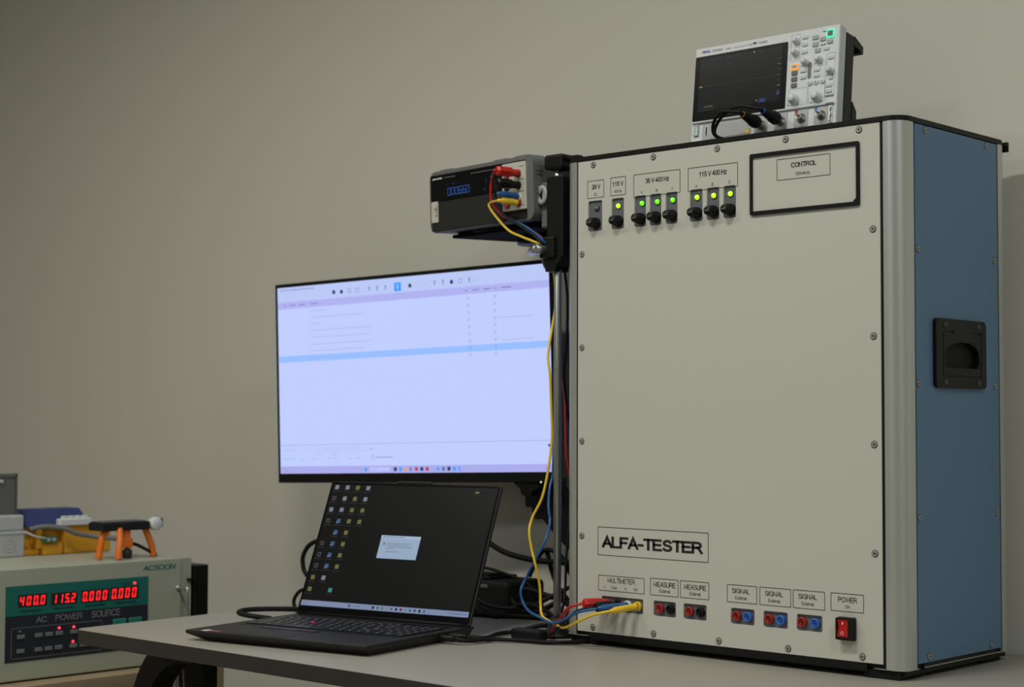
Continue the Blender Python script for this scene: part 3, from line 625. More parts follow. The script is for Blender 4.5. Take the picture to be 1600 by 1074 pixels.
# ---------------------------------------------------------------- test leads
def plug(b,p,d,m,L=.034,r=.0052,big=False):
    p=Vector(p); d=Vector(d).normalized()
    if big: # stackable boxy plug
        b.lathe([(.0058,0),(.0066,.001),(.0066,.010),(.0058,.011),(.0058,.014)],p,d,m,16)
        b.lathe([(.0080,.012),(.0092,.014),(.0092,L),(.0060,L+.003),(0,L+.003)],p,d,m,6,False)
    else:
        b.lathe([(.0050,0),(.0056,.001),(.0056,.004),(r,.005),(r,L*.45),(r*1.05,L*.5),(r*1.05,L),(r*.72,L+.003),(r*.66,L+.008),(0,L+.0085)],p,d,m,16)
        b.lathe([(.0014,r*.98),(.0,r*1.05)],p+d*L*.6,Vector((0,0,0))+d.cross(Vector((1,0,0))).normalized()*(-1),'ink',8)
def lead(label,m,paths,plugs,r=.0022,big=False):
    t=thing('test_lead',label,'test lead',plugs[0][0],group='test leads')
    o=Vector(plugs[0][0])
    for p,d,L,bg in plugs:
        b=B(); plug(b,Vector(p)-o,d,m,L,big=bg); b.done('banana_plug',t)
    for P in paths:
        b=B(); b.tube([Vector(p)-o for p in P],r,m,10); b.done('wire',t)
    return t
mR=MMW.to_3x3().normalized()
md=(mR@Vector((-.10,-1,.05))).normalized()
def end(p,d,L): return Vector(p)+Vector(d).normalized()*L
# panel end directions
pd=Vector((-.12,-1,.0)).normalized()
# yellow
ypl=(.1252,-.0028,.8107); yd=Vector((-.22,-1,-.09)).normalized()
ye=end(ypl,yd,.052)
yb=mmw(.2450,-.0070,.0310); 
ym=end(yb,md,.040)
yup=[ym]+mm([(-223,22,1491),(-226,23,1484),(-212,25,1466),(-181,25,1439),(-151,25,1426),(-125,27,1416),(-106,34,1406),(-112,60,1385),(-122,80,1350),(-112,70,1304)])
ylo=mm([(-101,50,1269),(-93,30,1218),(-84,25,1184),(-83,28,1120),(-82,28,1079),(-81,20,1034),(-87,10,979),(-101,0,943),(-99,-10,919),(-93,-10,889),(-86,-10,869),(-84,0,830),(-82,0,800),(-70,-10,782),(-45,-20,775),(-18,-30,771),(15,-50,772),(55,-64,786),(90,-66,800)])+[ye]
lead('yellow test lead from the multimeter down the pole to the yellow cabinet socket','yellow_plastic',[yup+ylo[0:]],[(ypl,yd,.044,False),(yb,md,.032,False)])
# blue
bpl=(.1045,-.0028,.8107); bd=Vector((-.28,-1,-.04)).normalized(); be=end(bpl,bd,.056)
bb=mmw(.2450,-.0070,.0425); bm_=end(bb,md,.040)
lead('blue test lead from the multimeter looping beside the pole to the white cabinet socket','blue_plastic',
  [[bm_]+mm([(-201,22,1485),(-193,25,1468),(-173,27,1456),(-143,27,1443),(-115,27,1426),(-101,30,1412),(-105,66,1390),(-116,84,1330),(-122,90,1200),(-116,80,1120),(-106,60,1060),(-108,60,1014),(-106,50,992),(-100,40,962),(-88,30,933),(-81,10,904),(-95,0,871),(-115,0,840),(-118,-10,820),(-113,-10,801),(-90,-20,788),(-53,-30,780),(-16,-42,776),(27,-62,788),(62,-70,802)])+[be]],
  [(bpl,bd,.046,False),(bb,md,.034,False)])
# red
rpl=(.0640,-.0028,.8120); rd=Vector((-.28,-1,.02)).normalized(); re_=end(rpl,rd,.050)
rb=mmw(.2450,-.0070,.0811); rm=end(rb,md,.046)
lead('red test lead with chunky plugs from the multimeter to the red cabinet socket','red_plastic',
  [[rm]+mm([(-212,14,1531),(-218,18,1506),(-214,20,1487),(-193,25,1465),(-158,30,1449),(-128,31,1433),(-104,34,1414),(-108,64,1380),(-122,86,1330),(-126,92,1260),(-122,96,1190),(-118,103,1149),(-120,110,1054),(-121,124,992),(-120,130,930),(-115,130,860),(-100,102,794),(-94,66,760),(-62,8,748),(-45,-14,756),(-28,-26,768),(3,-42,790),(30,-56,806)])+[re_]],
  [(rpl,rd,.042,True),(rb,md,.040,True)])
# black
kpl=(.0836,-.0028,.8100); kd=Vector((-.30,-1,-.05)).normalized(); ke=end(kpl,kd,.044)
kb=mmw(.2450,-.0070,.0609); km=end(kb,md,.046)
lead('black test lead with chunky plugs from the multimeter to the black cabinet socket','black_plastic',
  [[km]+mm([(-207,20,1507),(-208,22,1489),(-190,23,1466),(-153,23,1446),(-120,24,1426),(-102,28,1408),(-104,70,1388),(-103,84,1366),(-98,86,1315),(-100,86,1237),(-112,93,1182),(-118,112,1116),(-126,132,1059),(-128,130,960),(-122,112,870),(-104,84,790),(-66,4,752),(-30,-24,758),(8,-44,778),(42,-52,800)])+[ke]],
  [(kpl,kd,.036,True),(kb,md,.040,True)],r=.0024)

# ---------------------------------------------------------------- monitor
mon=thing('monitor','large thin bezel monitor showing a pale blue software window','monitor',(-.967,.167,.994),(.013,-.025,.123))
b=B(); b.box(-.0075,.7065,0,.010,-.0195,.4005,'black_plastic',.0015,2)
b.box(.04,.66,.010,.030,-.012,.30,'black_plastic',.006,2); b.box(.25,.45,.030,.050,.08,.25,'black_plastic',.006,2); b.box(.60,.70,.010,.030,-.0185,.06,'black_plastic',.004,2)
b.done('housing',mon)
b=B(); y=-.0006
b.quad(0,.698,0,.3926,-.0003,'ui_page'); b.quad(0,.698,.3620,.3926,y,'ui_top'); b.quad(0,.698,.3470,.3615,y,'ui_band'); b.quad(0,.698,.2340,.2470,y,'ui_row')
b.quad(0,.698,0,.0150,y,'ui_task'); b.quad(0,.698,.0590,.0600,y,'ui_line')
y=-.0010
b.scribble(.008,.105,.3865,.0022,'ui_mid',y,.25)
for x0,x1 in ((.018,.024),(.032,.052),(.062,.078),(.092,.114),(.500,.506),(.518,.532),(.545,.562),(.570,.576),(.588,.610)): b.scribble(x0,x1,.3540,.0024,'ui_mid',y,.2)
ic=[(.1590,'ui_dark'),(.1802,'ui_dark'),(.2018,'ui_mid'),(.2232,'ui_mid'),(.2554,'ui_mid'),(.2764,'ui_mid'),(.2980,'ui_mid'),(.3616,'ui_dark'),(.3825,'ui_text'),(.4038,'ui_text'),(.4244,'ui_mid'),(.4454,'ui_mid'),(.4668,'ui_dark'),(.4886,'ui_mid'),(.5108,'ui_mid')]
for k,(x,m) in enumerate(ic):
    s_=.0038
    if k in (0,): b.quad(x-s_,x+s_,.3740-s_,.3740+s_,y,m)
    elif k in (1,7,12): b.poly([(x-s_,y,.3700),(x+s_,y,.3700),(x+s_,y,.3750),(x,y,.3785),(x-s_,y,.3750)],m)
    elif k in (2,3,13): b.frame(x-.0045,x+.0045,.3700,.3785,.0009,m,y)
    elif k in (8,9): b.quad(x-.003,x+.003,.3735,.3743,y,m)
    else: b.quad(x-.0012,x+.0012,.3700,.3785,y,m); b.quad(x-.003,x+.003,.3770,.3782,y,m)
b.quad(.3208,.3390,.3645,.3822,y,'ui_blue'); b.quad(.3285,.3315,.3690,.3780,y-.0003,'ui_search'); b.scribble(.517,.530,.3726,.0016,'ui_text',y,.2)
rows=[(.3392,.045),(.3255,.145),(.3118,.028),(.2978,.165),(.2835,.165),(.2690,.168),(.2555,.145),(.2405,.125)]
for z,L in rows: b.scribble(.0935,.0935+L,z,.0016,'ui_text',y,.25)
for k in range(9): b.frame(.5040+.0004*k,.5082+.0004*k,.3362-.01385*k,.3412-.01385*k,.0006,'ui_mid',y); b.frame(.5684,.5726,.3362-.01385*k,.3412-.01385*k,.0006,'ui_mid',y)
b.scribble(.583,.660,.2965,.0016,'ui_text',y,.25); b.scribble(.583,.660,.2535,.0016,'ui_text',y,.25)
b.scribble(.010,.050,.0490,.0018,'ui_text',y); b.frame(.065,.240,.0450,.0535,.0004,'ui_line',y); b.scribble(.1,.23,.0490,.0018,'ui_line',y,2); b.scribble(.247,.257,.0492,.0016,'ui_mid',y)
for x in (.012,.03,.06,.09,.13,.15,.19,.21): b.scribble(x,x+.012,.0305,.0022,'ui_text',y)
for x in (.10,.145): b.scribble(x,x+.020,.0400,.0018,'ui_text',y)
b.frame(.2515,.2590,.0280,.0360,.0006,'ui_mid',y); b.scribble(.263,.308,.0318,.0018,'ui_mid',y,.25); b.disk(.6895,.0500,.0026,y,'ui_dark')
b.quad(.2330,.2400,.0040,.0110,y,'ui_blue'); b.quad(.2470,.3000,.0035,.0118,y,'ui_search'); b.scribble(.256,.268,.0076,.0016,'ui_mid',y)
for k,(x,m) in enumerate(zip([.3140+.0136*i for i in range(13)],('ui_dark','ui_blue','ui_orange','ui_mid','ui_red','ui_navy','ui_red','ui_text','ui_blue','ui_mid','ui_dark','ui_blue','ui_blue'))):
    s_=.0038; b.quad(x-s_,x+s_*(.3 if k in (3,7,12) else 1),.0076-s_,.0076+s_,y,m) if k!=8 else b.disk(x,.0076,s_,y,m)
b.scribble(.012,.02,.0100,.0014,'ui_mid',y); b.scribble(.012,.026,.0050,.0014,'ui_mid',y); b.scribble(.680,.694,.0095,.0014,'ui_mid',y); b.scribble(.680,.694,.0055,.0014,'ui_mid',y)
b.done('screen',mon,'lit pale blue screen',recalc=False)
B().lathe([(.0016,0),(.0016,.0006),(0,.0008)],(.668,-.0002,-.0190),(0,-1,0),'led_white',8).done('power_light',mon,'tiny white power light')
b=B(); b.prism([(.600,-.0190),(.6600,-.0190),(.660,-.030),(.645,-.036),(.640,-.0450),(.628,-.0470),(.618,-.041),(.616,-.032)],.004,.028,'black_plastic'); b.done('joystick_pod',mon)
# arm behind
ma=thing('articulated_arm','black articulated monitor arm reaching down behind the cabinet','support arm',(-.2,.25,DT))
def pts_world(L): return [tuple(Vector(p)-Vector((-.2,.25,DT))) for p in L]
def kp(L,y0,y1):
    k=(y1+2.1356)/(y0+2.1356); return [(1.82479+k*(x-1.82479)+.2,1.10266+k*(z-1.10266)-DT) for x,z in L]
b=B(); b.prism(kp(((-.332,1.00),(-.326,.922),(-.300,.9218),(-.262,.888),(-.235,.868),(-.225,.885),(-.225,.945),(-.240,.965),(-.262,.985),(-.262,1.00)),.25,.292),.042,.066,'black_metal'); b.done('arm_link',ma)
b=B(); b.prism(kp(((-.262,.953),(-.233,.943),(-.10,.885),(.02,.830),(.02,.780),(-.10,.815),(-.233,.877),(-.262,.888)),.25,.335),.086,.114,'black_metal'); b.box(.13,.17,.0865,.1135,.0006,.10,'black_metal'); b.box(.09,.21,.082,.116,.0006,.012,'black_metal',.002,1); b.cyl((-.055-.03,.054,.165),(-.055-.03,.11,.165),.018,'black_metal'); b.done('lower_arm',ma)
b=B(); b.box(-.50,-.13,.064,.080,.36,.42,'black_metal',.004,1); b.box(-.19,-.13,.046,.080,.20,.42,'black_metal',.004,1); b.box(-.50,-.41,.030,.080,.34,.44,'black_metal',.003,1); b.done('mount_head',ma)

# ---------------------------------------------------------------- laptop
LW,LD,LH=.3756,.284,.2565
lap=thing('laptop','open black laptop with a dark desktop screen full of small icons','laptop',(-.5436,-.1448,.7584),(0,0,.1807))
b=B()
b.prism([(-LD,-.0012),(-LD+.001,0),(.014,0),(.016,-.002),(.016,-.012),(.006,-.0172),(-LD+.016,-.0172),(-LD+.0015,-.0060),(-LD,-.0045)],0,LW,'laptop_black','x')
for e in (0,1): pass
lb=b.done('base',lap)
# slope the short ends inwards underneath
for v in lb.data.vertices:
    if v.co.z<-.008: v.co.x += (.034 if v.co.x<LW/2 else -.008)
B().box(.05,.33,-.25,-.235,-.0178,-.0145,'black_rubber').done('rubber_foot',lap); B().box(.05,.33,-.02,-.008,-.0178,-.0160,'black_rubber').done('rubber_foot',lap)
# keyboard
kb=B().box(.020,.358,-.1760,-.0420,-.0002,.0003,'black_plastic').done('keyboard',lap)
kw=.0188
k0=None
def key(x0,x1,y0,y1):
    global k0
    if k0 is None:
        b=B(); b.prism(rr(-.5,.5,-.5,.5,.12,2),.0003,.0018,'key_black','z'); b.prism(rr(-.44,.44,-.44,.44,.12,2),.0018,.0021,'key_black','z')
        b.poly([(-.22,-.05,.00218),(.08,-.05,.00218),(.08,.22,.00218),(-.22,.22,.00218)],'legend_grey')
        k0=b.done('key',kb); o=k0
    else: o=k0.copy(); COL.objects.link(o); o.parent=kb
    o.location=((x0+x1)/2,(y0+y1)/2,0); o.scale=(x1-x0-.0022,y1-y0-.0022,1)
XS,XE=.0225,.3555
ys=[-.0440,-.0600,-.0810,-.1020,-.1230,-.1440,-.1740]
lay=[[1]*17,[1]*13+[1.7,1,1,1,1],[1.5]+[1]*12+[1.2,1,1,1,1],[1.8]+[1]*11+[1.9,1,1,1,1],[2.3]+[1]*10+[2.4,1,1,1,1],[1,1,1,1,5.2,1,1,1,1,1,1,1.5,1]]
for r,row in enumerate(lay):
    tot=sum(row); u=(XE-XS)/tot; x=XS
    for k in row:
        key(x,x+k*u,ys[r+1]+(.009 if r==5 else 0),ys[r]); x+=k*u
b=B(); b.lathe([(.0035,0),(.0045,.0012),(.0045,.0022),(.003,.0030),(0,.0031)],(.1310,-.1120,.0016),(0,0,1),'red_plastic',14); b.done('pointing_stick',lap,'red pointing stick')
b=B(); b.prism(rr(.0860,.2060,-.2790,-.2000,.003,3),.0001,.0004,'laptop_black','z'); b.frame
b.done('touchpad',lap)
for k,(x0,x1) in enumerate(((.0870,.1240),(.1260,.1640),(.1660,.2050))):
    b=B(); b.box(x0,x1,-.1985,-.1835,.0,.0014,'key_black',.0004,1)
    if k!=1: b.box(x0+.001,x1-.001,-.1975,-.1935,.0014,.0016,'red_stripe')
    b.done('touchpad_button',lap,'button with a dark red stripe' if k!=1 else None)
B().box(.0310,.0420,-.2800,-.2650,.0,.0004,'sticker_white').done('sticker',lap,'white sticker')
B().box(.0470,.0660,-.2790,-.2660,.0,.0004,'red_sticker').done('sticker',lap,'reddish sticker')
b=B()
for i in range(60): b.box(.255+.0017*i,.2557+.0017*i,-.0340,-.0170,.0,.0002,'black_plastic')
b.done('speaker_grille',lap)
b=B(); b.cyl((.02,.006,.002),(.355,.006,.002),.0055,'black_plastic',seg=14); b.done('hinge',lap)
an=-.4065
lid=B().box(0,LW,0,.007,.002,LH,'laptop_black',.0025,2).done('lid',lap,rot=(an,0,0))
b=B(); b.prism(rr(.0022,LW-.0022,.0045,LH-.0025,.003,3),-.0006,.0005,'glass_black'); b.done('bezel',lid)
b=B(); b.box(.150,.226,-.0009,.0075,LH-.001,LH+.0030,'laptop_black',.001,1); b.lathe([(.0024,0),(.0018,.0004),(0,.0005)],(.188,-.0009,LH-.0015),(0,-1,0),'glass_black',12); b.done('webcam_bar',lid)
SX0,SX1,SZ0,SZ1=.0065,.3695,.0165,.2500
y=-.0008
b=B(); b.quad(SX0,SX1,SZ0,SZ1,y,'lp_dark')
y=-.0011; b.quad(SX0,SX1,.0165,.0264,y,'lp_bar')
def icon(x,z,m,kind=0):
    b.quad(x-.0042,x+.0042,z-.004,z+.004,y,m)
    if kind==1: b.quad(x-.0042,x-.0012,z-.0045,z-.0012,y-.0002,'lp_white')
    if kind==2: b.quad(x-.0022,x+.0022,z-.002,z+.002,y-.0002,'lp_dark')
    b.scribble(x-.0085,x+.0085,z-.0080,.0016,'lp_txt',y,.3)
cx=[.0172,.0415,.0650,.0890]; rz_=[.2440,.2222,.2003,.1785,.1567,.1348,.1132,.0920,.0697,.0475]
tab=["wwyw","gwyw","wwyy","gbyy","-by-","gby-","gby-","gby-","yw--","y-e-"]
for r,row in enumerate(tab):
    for c_,ch in enumerate(row):
        if ch=='-': continue
        mt={'w':'lp_white','y':'lp_yellow','g':'lp_grey','b':'lp_blue','e':'lp_green'}[ch]
        icon(cx[c_]+(0 if ch!='e' else -.001),rz_[r],mt,1 if ch=='b' else 2 if ch in 'g' else 0)
b.quad(.3240,.3325,.2395,.2430,y,'lp_yellow'); b.scribble(.325,.332,.2460,.0012,'lp_txt',y); b.scribble(.325,.332,.2365,.0012,'lp_txt',y)
b.quad(.1470,.2330,.1122,.1552,y,'lp_dlg'); b.quad(.1470,.2330,.1500,.1552,y-.0002,'lp_dlg2'); b.scribble(.151,.198,.1524,.0016,'lp_blue',y-.0004,.25)
b.poly([(.1540,y-.0004,.1375),(.1600,y-.0004,.1375),(.1570,y-.0004,.1430)],'lp_yellow')
for z,L in ((.1405,.055),(.1375,.050),(.1340,.058),(.1310,.018),(.1250,.028)): b.scribble(.163,.163+L,z,.0010,'lp_grey',y-.0004,.3)
b.scribble(.0115,.022,.0235,.0012,'lp_grey',y-.0003); b.scribble(.0115,.020,.0200,.0012,'lp_grey',y-.0003)
b.quad(.1130,.1180,.0190,.0240,y-.0003,'lp_blue'); b.scribble(.124,.140,.0215,.0014,'lp_grey',y-.0003)
for k,m in enumerate(('lp_dark','lp_blue','lp_yellow','lp_white','lp_blue','lp_dark','seg_red_dim','lp_white','lp_blue','lp_grey','lp_dark','lp_blue','lp_white')): 
    x=.168+.0100*k; b.quad(x-.0022,x+.0022,.0190,.0238,y-.0003,m)
b.scribble(.330,.366,.0214,.0016,'lp_grey',y-.0003,.8)
b.done('screen',lid,'dark desktop with small icons and a pale dialog',recalc=False)

# ---------------------------------------------------------------- cables and the dock behind the laptop
dock=thing('docking_station','black docking station in a tangle of cables behind the laptop','docking station',(-.56,.20,DT+.0006))
b=B(); b.box(0,.215,0,.11,0,.0640,'soft_black',.010,3); b.done('case',dock)
b=B(); b.box(.02,.165,-.0015,.002,.050,.056,'dull_steel',.0005,1); b.done('steel_strip',dock,'dull steel strip')
b=B(); b.box(.02,.16,.01,.09,.0640,.0700,'black_plastic',.002,1); b.box(.09,.15,.02,.06,.070,.074,'black_plastic',.001,1); b.done('top_cover',dock)
def cable(label,P,r=.0035,m='black_rubber',group='black cables on the desk',plugb=None):
    P=mm(P); o=Vector(P[0]); t=thing('power_cable' if r>.004 else 'cable',label,'cable',o,group=group)
    b=B(); b.tube([Vector(p)-o for p in P],r,m,10); b.done('cord',t)
    if plugb:
        b=B(); (a0,a1,rr_)=plugb; b.cyl(Vector(mm([a0])[0])-o,Vector(mm([a1])[0])-o,rr_,'black_plastic',seg=12); b.done('connector',t)
    return t
Z=DT*1000
cable('thick black cable hanging in a shallow curve from the lid to behind the cabinet',[(-470,262,880),(-437,258,866),(-400,255,854),(-350,255,846),(-300,255,843),(-250,255,844),(-230,265,846),(-215,290,846),(-205,320,830),(-190,330,760),(-150,335,745)],.0055)
cable('black cable arching up behind the blue lead',[(-345,262,812),(-330,262,838),(-315,262,858),(-300,262,864),(-280,262,862),(-262,265,848),(-245,268,820),(-228,272,800),(-216,275,775),(-212,270,746)],.0045)
cable('black cable falling from the arch down toward the pole',[(-305,268,860),(-295,268,830),(-280,268,800),(-255,268,775),(-230,268,756),(-200,262,745)],.0045)
cable('black cable slanting down between pole and cabinet',[(-262,282,905),(-250,282,870),(-240,282,845),(-228,284,820),(-222,284,800),(-232,282,778),(-245,280,746)],.0048)
cable('black cable bundled low beside the dock',[(-345,240,790),(-320,245,788),(-290,250,780),(-262,256,775),(-240,262,762),(-225,262,746)],.0055)
cable('black cable lying across the dock front',[(-540,180,815),(-500,180,800),(-460,180,780),(-420,178,765),(-380,170,748),(-330,160,745)],.0045)
cable('black cable running flat along the wall side of the desk',[(-420,150,745),(-340,170,745),(-300,190,745),(-240,200,746),(-160,200,745),(-90,180,745)],.005)
cable('black cable drooping in a short loop beside the dock',[(-350,215,775),(-335,215,760),(-320,215,750),(-290,220,752),(-262,230,765),(-240,238,780)],.005)
cable('thin black cable twisting over the top of the docking station',[(-520,185,812),(-490,210,822),(-450,240,824),(-400,250,815),(-350,258,800),(-330,262,780),(-318,262,748)],.003)
cable('black cable sagging over the front of the docking station',[(-480,178,806),(-440,172,792),(-400,170,775),(-362,172,762),(-330,190,758),(-290,215,766),(-262,240,784),(-240,262,800),(-225,275,815)],.004)
cable('black cable resting behind the pole foot',[(-330,200,760),(-290,195,768),(-250,190,764),(-210,180,752),(-170,160,746),(-130,140,745)],.0045)
# looped cable left of laptop
cable('thick black cable looped over the desk at the left edge of the laptop',[(-558,-190,752),(-590,-215,757),(-618,-215,760),(-628,-190,762),(-615,-155,762),(-590,-110,760),(-568,-85,758),(-545,-70,752),(-520,-50,746),(-480,-20,746)],.0046)
cable('thin black cable bowing out beside the laptop lid, lower loop',[(-570,-40,784),(-617,-40,787),(-650,-40,786),(-669,-40,773),(-674,-40,759),(-662,-42,746),(-635,-44,744),(-590,-50,744)],.0035)
cable('black cable bowing out beside the laptop lid, upper loop',[(-640,70,885),(-700,65,876),(-743,60,863),(-764,60,842),(-767,60,824),(-759,60,805),(-730,60,788),(-690,60,765),(-640,60,746)],.0045)
# right of laptop
o=Vector((-.5436,-.1448,.7584)); Rz=Matrix.Rotation(.1807,3,'Z')
def lapw(x,y,z): return tuple(1000*c for c in (o+Rz@Vector((x,y,z))))
p0=lapw(LW+.001,-.085,-.008); p1=lapw(LW+.026,-.080,-.008)
cable('black cable with a moulded plug in the laptop side running right along the desk',[p1,lapw(LW+.045,-.075,-.011),(-105,-90,746),(-60,-60,745),(-20,-50,745),(10,-15,745),(16,14,745)],.0035,plugb=(p0,p1,.0055))
p0=lapw(LW+.001,-.060,-.008); p1=lapw(LW+.030,-.052,-.008)
cable('second black cable from the laptop side curving up to the pole foot',[p1,lapw(LW+.055,-.035,-.010),(-150,-30,746),(-140,10,748),(-120,45,756),(-108,70,752)],.0040,plugb=(p0,p1,.0060))
cable('very thin dark cord trailing over the desk front of the pole',[(-190,-150,742.5),(-140,-130,742.5),(-70,-90,742.5),(-10,-85,742.5),(60,-110,742.5),(120,-150,742.5)],.0011,group=None) if False else None
b=B(); b.box(-.115,-.050,.02-.06,.02-.035,DT+.0006,DT+.020,'black_plastic',.005,2); 
t=tag(b.done('cable_block'),'small black cable junction lump at the foot of the steel pole','cable connector')

# ---------------------------------------------------------------- side table with the power source
T2=.618
tb=thing('side_table','oak coloured side table under the power source at the left','table',(0,0,0))
B().box(-1.95,-.955,-1.2,.015,T2-.055,T2,'oak',.002,1).done('table_top',tb)
for x,yv in ((-1.9,-1.15),(-.98,-1.15),(-1.9,-.03),(-.985,-.03)): B().box(x-.02,x+.02,yv-.02,yv+.02,0,T2-.055,'dark_grey').done('leg',tb)
ps=thing('ac_power_source','beige rack power source with red digit displays on the side table','power source',(-1.0,0,0),(0,0,math.pi/2))
b=B(); b.box(-.541,-.040,.006,.50,T2+.006,.826,'beige_top',.002,1); b.done('chassis',ps)
b=B(); b.box(-.541,-.063,-.002,.006,T2+.003,.8285,'beige_paint',.002,2); b.box(-.0625,-.036,.001,.008,T2+.003,.828,'beige_paint',.001,1); b.done('front_plate',ps)
for x in (-.52,-.07):
    for yv in (.05,.44): B().cyl((x,yv,T2),(x,yv,T2+.008),.012,'black_rubber').done('rubber_foot',ps)
b=B(); b.box(-.4580,-.1435,-.0032,-.001,.6565,.7965,'legend_black'); b.box(-.4580,-.1435,-.0036,-.003,.7412,.7965,'teal')
y=-.0040
for x0,x1,z0,z1,txt,dot in ((-.4320,-.3735,.7580,.7780,'4000',2),(-.3620,-.3080,.7570,.7770,'1152',2),(-.2965,-.2370,.7565,.7775,'0000',0),(-.2310,-.1690,.7565,.7785,'0000',0)):
    b.quad(x0-.001,x1+.002,z0-.0015,z1+.0015,y,'ink'); dw=(x1-x0)/4
    for k,ch in enumerate(txt):
        b.seg7(ch,x0+dw*k+.0015,z0+.0015,dw*.62,z1-z0-.003,.0028,'seg_red',y-.0004,.12)
        if k==dot: b.disk(x0+dw*k+dw*.84,z0+.0025,.0014,y-.0004,'seg_red',8)
for x0,x1 in ((-.428,-.382),(-.358,-.313),(-.288,-.243),(-.219,-.173)): b.scribble(x0,x1,.7490,.0036,'ink',y,.3)
b.scribble(-.206,-.197,.7850,.0036,'ink',y); b.scribble(-.193,-.186,.7850,.0036,'ink',y)
b.text('AC',-.3830,.7315,.0125,'legend_grey',y=-.0036,width=.0240,bold=.01); b.text('POWER',-.3230,.7315,.0135,'legend_grey',y=-.0036,width=.0600,bold=.01); b.text('SOURCE',-.2410,.7315,.0135,'legend_grey',y=-.0036,width=.0650,bold=.01)
b.frame(-.4460,-.2492,.6620,.7190,.0009,'legend_grey',-.0036,.003)
b.done('display_panel',ps,'green and black display panel with red digits',recalc=False)
for x,z in [(x,.7022) for x in (-.4262,-.3885,-.3664,-.3446,-.3124,-.2900,-.2690)]+[(x,.6758) for x in (-.4266,-.3889,-.3673,-.3455,-.3133,-.2910,-.2700)]:
    B().box(x-.0078,x+.0078,-.0060,-.003,z-.0038,z+.0038,'mid_grey',.0008,1).done('button',ps)
for x0,x1 in ((-.2253,-.1950),(-.1888,-.1585)): B().box(x0,x1,-.0056,-.003,.6900,.7184,'teal_button',.0012,1).done('button',ps,'teal button')
for x,z,m in ((-.4285,.7118,'green_pcb'),(-.3448,.7120,'led_red'),(-.3130,.7113,'led_red'),(-.3144,.6838,'led_red'),(-.1762,.7854,'led_red')):
    B().lathe([(.0028,0),(.0026,.0014),(.0012,.0022),(0,.0024)],(x,-.0038,z),(0,-1,0),m,12).done('indicator_light',ps,'small green light' if m=='green_pcb' else 'lit red light')
b=B(); b.text('ACSOON',-.1170,.8125,.0135,'teal',y=-.0024,width=.0790,bold=.016,shear=.18); b.done('brand_mark',ps,'green lettering',recalc=False)
for x in (-.0700,-.515):
    b=B(); b.tube([(x,-.002,.7680),(x,-.026,.7680),(x,-.032,.762),(x,-.032,.66),(x,-.026,.652),(x,-.002,.652)],.0034,'steel',12,4); b.lathe([(.006,0),(.006,.002),(0,.002)],(x,-.002,.768),(0,-1,0),'dull_steel',14); b.lathe([(.008,0),(.008,.003),(0,.003)],(x,-.002,.652),(0,-1,0),'dull_steel',14); b.done('handle',ps,'shiny steel handle')
nc=thing('instrument_case','narrow black metal case standing beside the beige power source','case',(-1.0,0,T2))
B().box(-.40,-.002,-.030,.0085,0,.193,'black_metal',.002,1).done('shell',nc)
B().box(-.004,.010,-.048,-.0285,.1640,.1680,'black_metal').done('latch',nc)

# things on top of the power source (z = .826)
TZ=.826
jb=thing('junction_box','pale grey plastic junction box with its lid open at the left edge','junction box',(-1.268,-.256,TZ))
b=B(); b.box(-.14,0,-.22,0,.0,.050,'light_grey',.003,2); b.box(-.1405,.002,-.222,.002,.046,.053,'light_grey',.0015,1); b.box(-.138,-.001,-.219,-.001,.053,.0855,'light_grey',.004,2)
b.lathe([(.0135,.0002),(.0135,.0008),(.0115,.0008),(.0115,.0002)],(0,-.035,.024),(1,0,0),'light_grey',24); b.lathe([(.006,.0002),(.006,.0007),(.0045,.0007),(.0045,.0002)],(0,-.035,.024),(1,0,0),'light_grey',20)
b.box(-.004,.004,-.001,.006,.046,.052,'light_grey',.001,1); b.done('body',jb)
b=B(); b.box(-.026,-.021,-.22,-.010,.084,.166,'smoky',.001,1); b.box(-.032,-.018,-.012,-.007,.084,.170,'dark_grey',.001,1); b.box(-.032,-.018,-.22,-.007,.162,.170,'mid_grey',.001,1); b.cyl((-.020,-.045,.154),(-.014,-.045,.154),.004,'light_grey',seg=12); b.done('lid',jb,'smoky open lid')
yu=thing('adapter_module','yellow module with a dark blue slanted top beside the junction box','electrical module',(-1.275,-.250,TZ))
b=B(); b.box(-.09,-.022,0,.206,0,.060,'yellow_box',.002,1); b.box(-.026,0,.092,.206,0,.0605,'yellow_box',.004,2); b.box(-.026,-.006,.030,.044,.012,.0600,'yellow_box',.004,2); b.box(-.026,.002,.042,.088,0,.024,'yellow_box',.003,2); b.box(-.026,-.010,.0,.040,0,.012,'yellow_box',.002,1); b.done('body',yu)
b=B(); b.prism([(-.09,.060),(.0,.060),(-.022,.094),(-.075,.094)],.0,.152,'navy','y'); 
o=b.done('cover',yu,'dark blue cover')
for v in o.data.vertices:
    if v.co.z>.08: v.co.y += (.010 if v.co.y<.07 else -.012)
b=B(); b.box(-.004,.012,.073,.150,.0590,.0740,'white_plastic',.002,1)
for k in range(4): b.box(-.002,.010,.083+.0165*k,.093+.0165*k,.072,.0795,'white_plastic',.001,1)
b.done('terminal_block',yu,'white terminal strip')
b=B(); b.box(.0,.010,.038,.071,.026,.039,'green_pcb',.001,1); b.box(.010,.012,.043,.051,.029,.036,'light_grey'); b.box(.010,.012,.056,.064,.029,.036,'light_grey'); b.done('connector',yu,'small green connector')
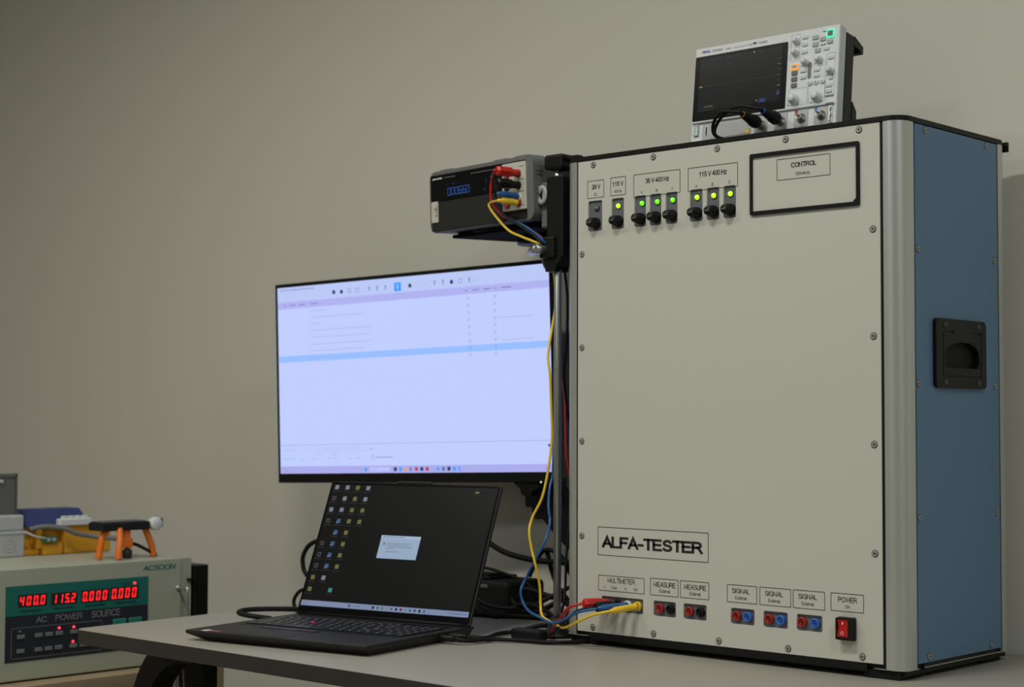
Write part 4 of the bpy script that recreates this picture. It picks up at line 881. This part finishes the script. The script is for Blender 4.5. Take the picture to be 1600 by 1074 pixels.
# solder stand
ss=thing('tool_stand','black topped tool stand on curved orange legs on the power source','stand',(-1.08,-.14,TZ))
b=B(); b.box(-.042,.010,-.062,.052,.0575,.0745,'soft_black',.003,2)
for k in range(8): b.box(-.038,.006,-.058+.0135*k,-.050+.0135*k,.0745,.0765,'mid_grey',.001,1)
b.box(-.02,.008,.080,.0835,.062,.079,'soft_black'); b.done('tray',ss)
b=B(); b.cyl((-.004,.066,.0685),(.014,.066,.0685),.0135,'white_plastic',seg=20); b.done('end_knob',ss,'white round knob')
for P in ([(-.008,-.040,.060),(-.008,-.050,.046),(-.008,-.056,.022),(-.008,-.059,.002)],[(.006,-.020,.060),(.020,-.028,.040),(.026,-.034,.020),(.028,-.037,.002)],[(-.005,.048,.060),(-.005,.056,.045),(-.005,.066,.022),(-.005,.070,.002)]):
    b=B(); b.tube(P,.0068,'orange_plastic',10,5); b.done('leg',ss,'curved orange leg')
b=B(); b.box(-.012,.006,-.010,.014,.022,.042,'orange_plastic',.002,1); b.box(-.008,.004,-.006,.008,.042,.060,'orange_plastic'); b.lathe([(0,0),(.008,0),(.010,.004),(.010,.016),(0,.022)],(-.004,.006,.001),(0,0,1),'dark_grey',16); b.done('centre_hub',ss,'orange hub over a dark weight')
def tcable(label,P,r,m):
    o=Vector(P[0]); t=thing('cable',label,'cable',o,group=None); b=B(); b.tube([Vector(p)-o for p in P],r,m,10); b.done('cord',t)
tcable('thick grey cable crossing the yellow module toward the tool stand',[(-1.268,-.245,.881),(-1.262,-.215,.886),(-1.250,-.178,.882),(-1.245,-.150,.870),(-1.240,-.12,.864),(-1.22,-.095,.860),(-1.18,-.085,.858),(-1.14,-.09,.856)],.0052,'mid_grey')
tcable('thin grey wire from junction box to the green connector',[(-1.268,-.254,.876),(-1.258,-.240,.868),(-1.256,-.220,.863),(-1.264,-.209,.861)],.0022,'light_grey')
tcable('black cord ending on the power source behind the orange legs',[(-1.14,-.09,.856),(-1.125,-.105,.853),(-1.105,-.10,.852),(-1.09,-.085,.842),(-1.085,-.072,.834),(-1.09,-.06,.830)],.0034,'black_rubber')
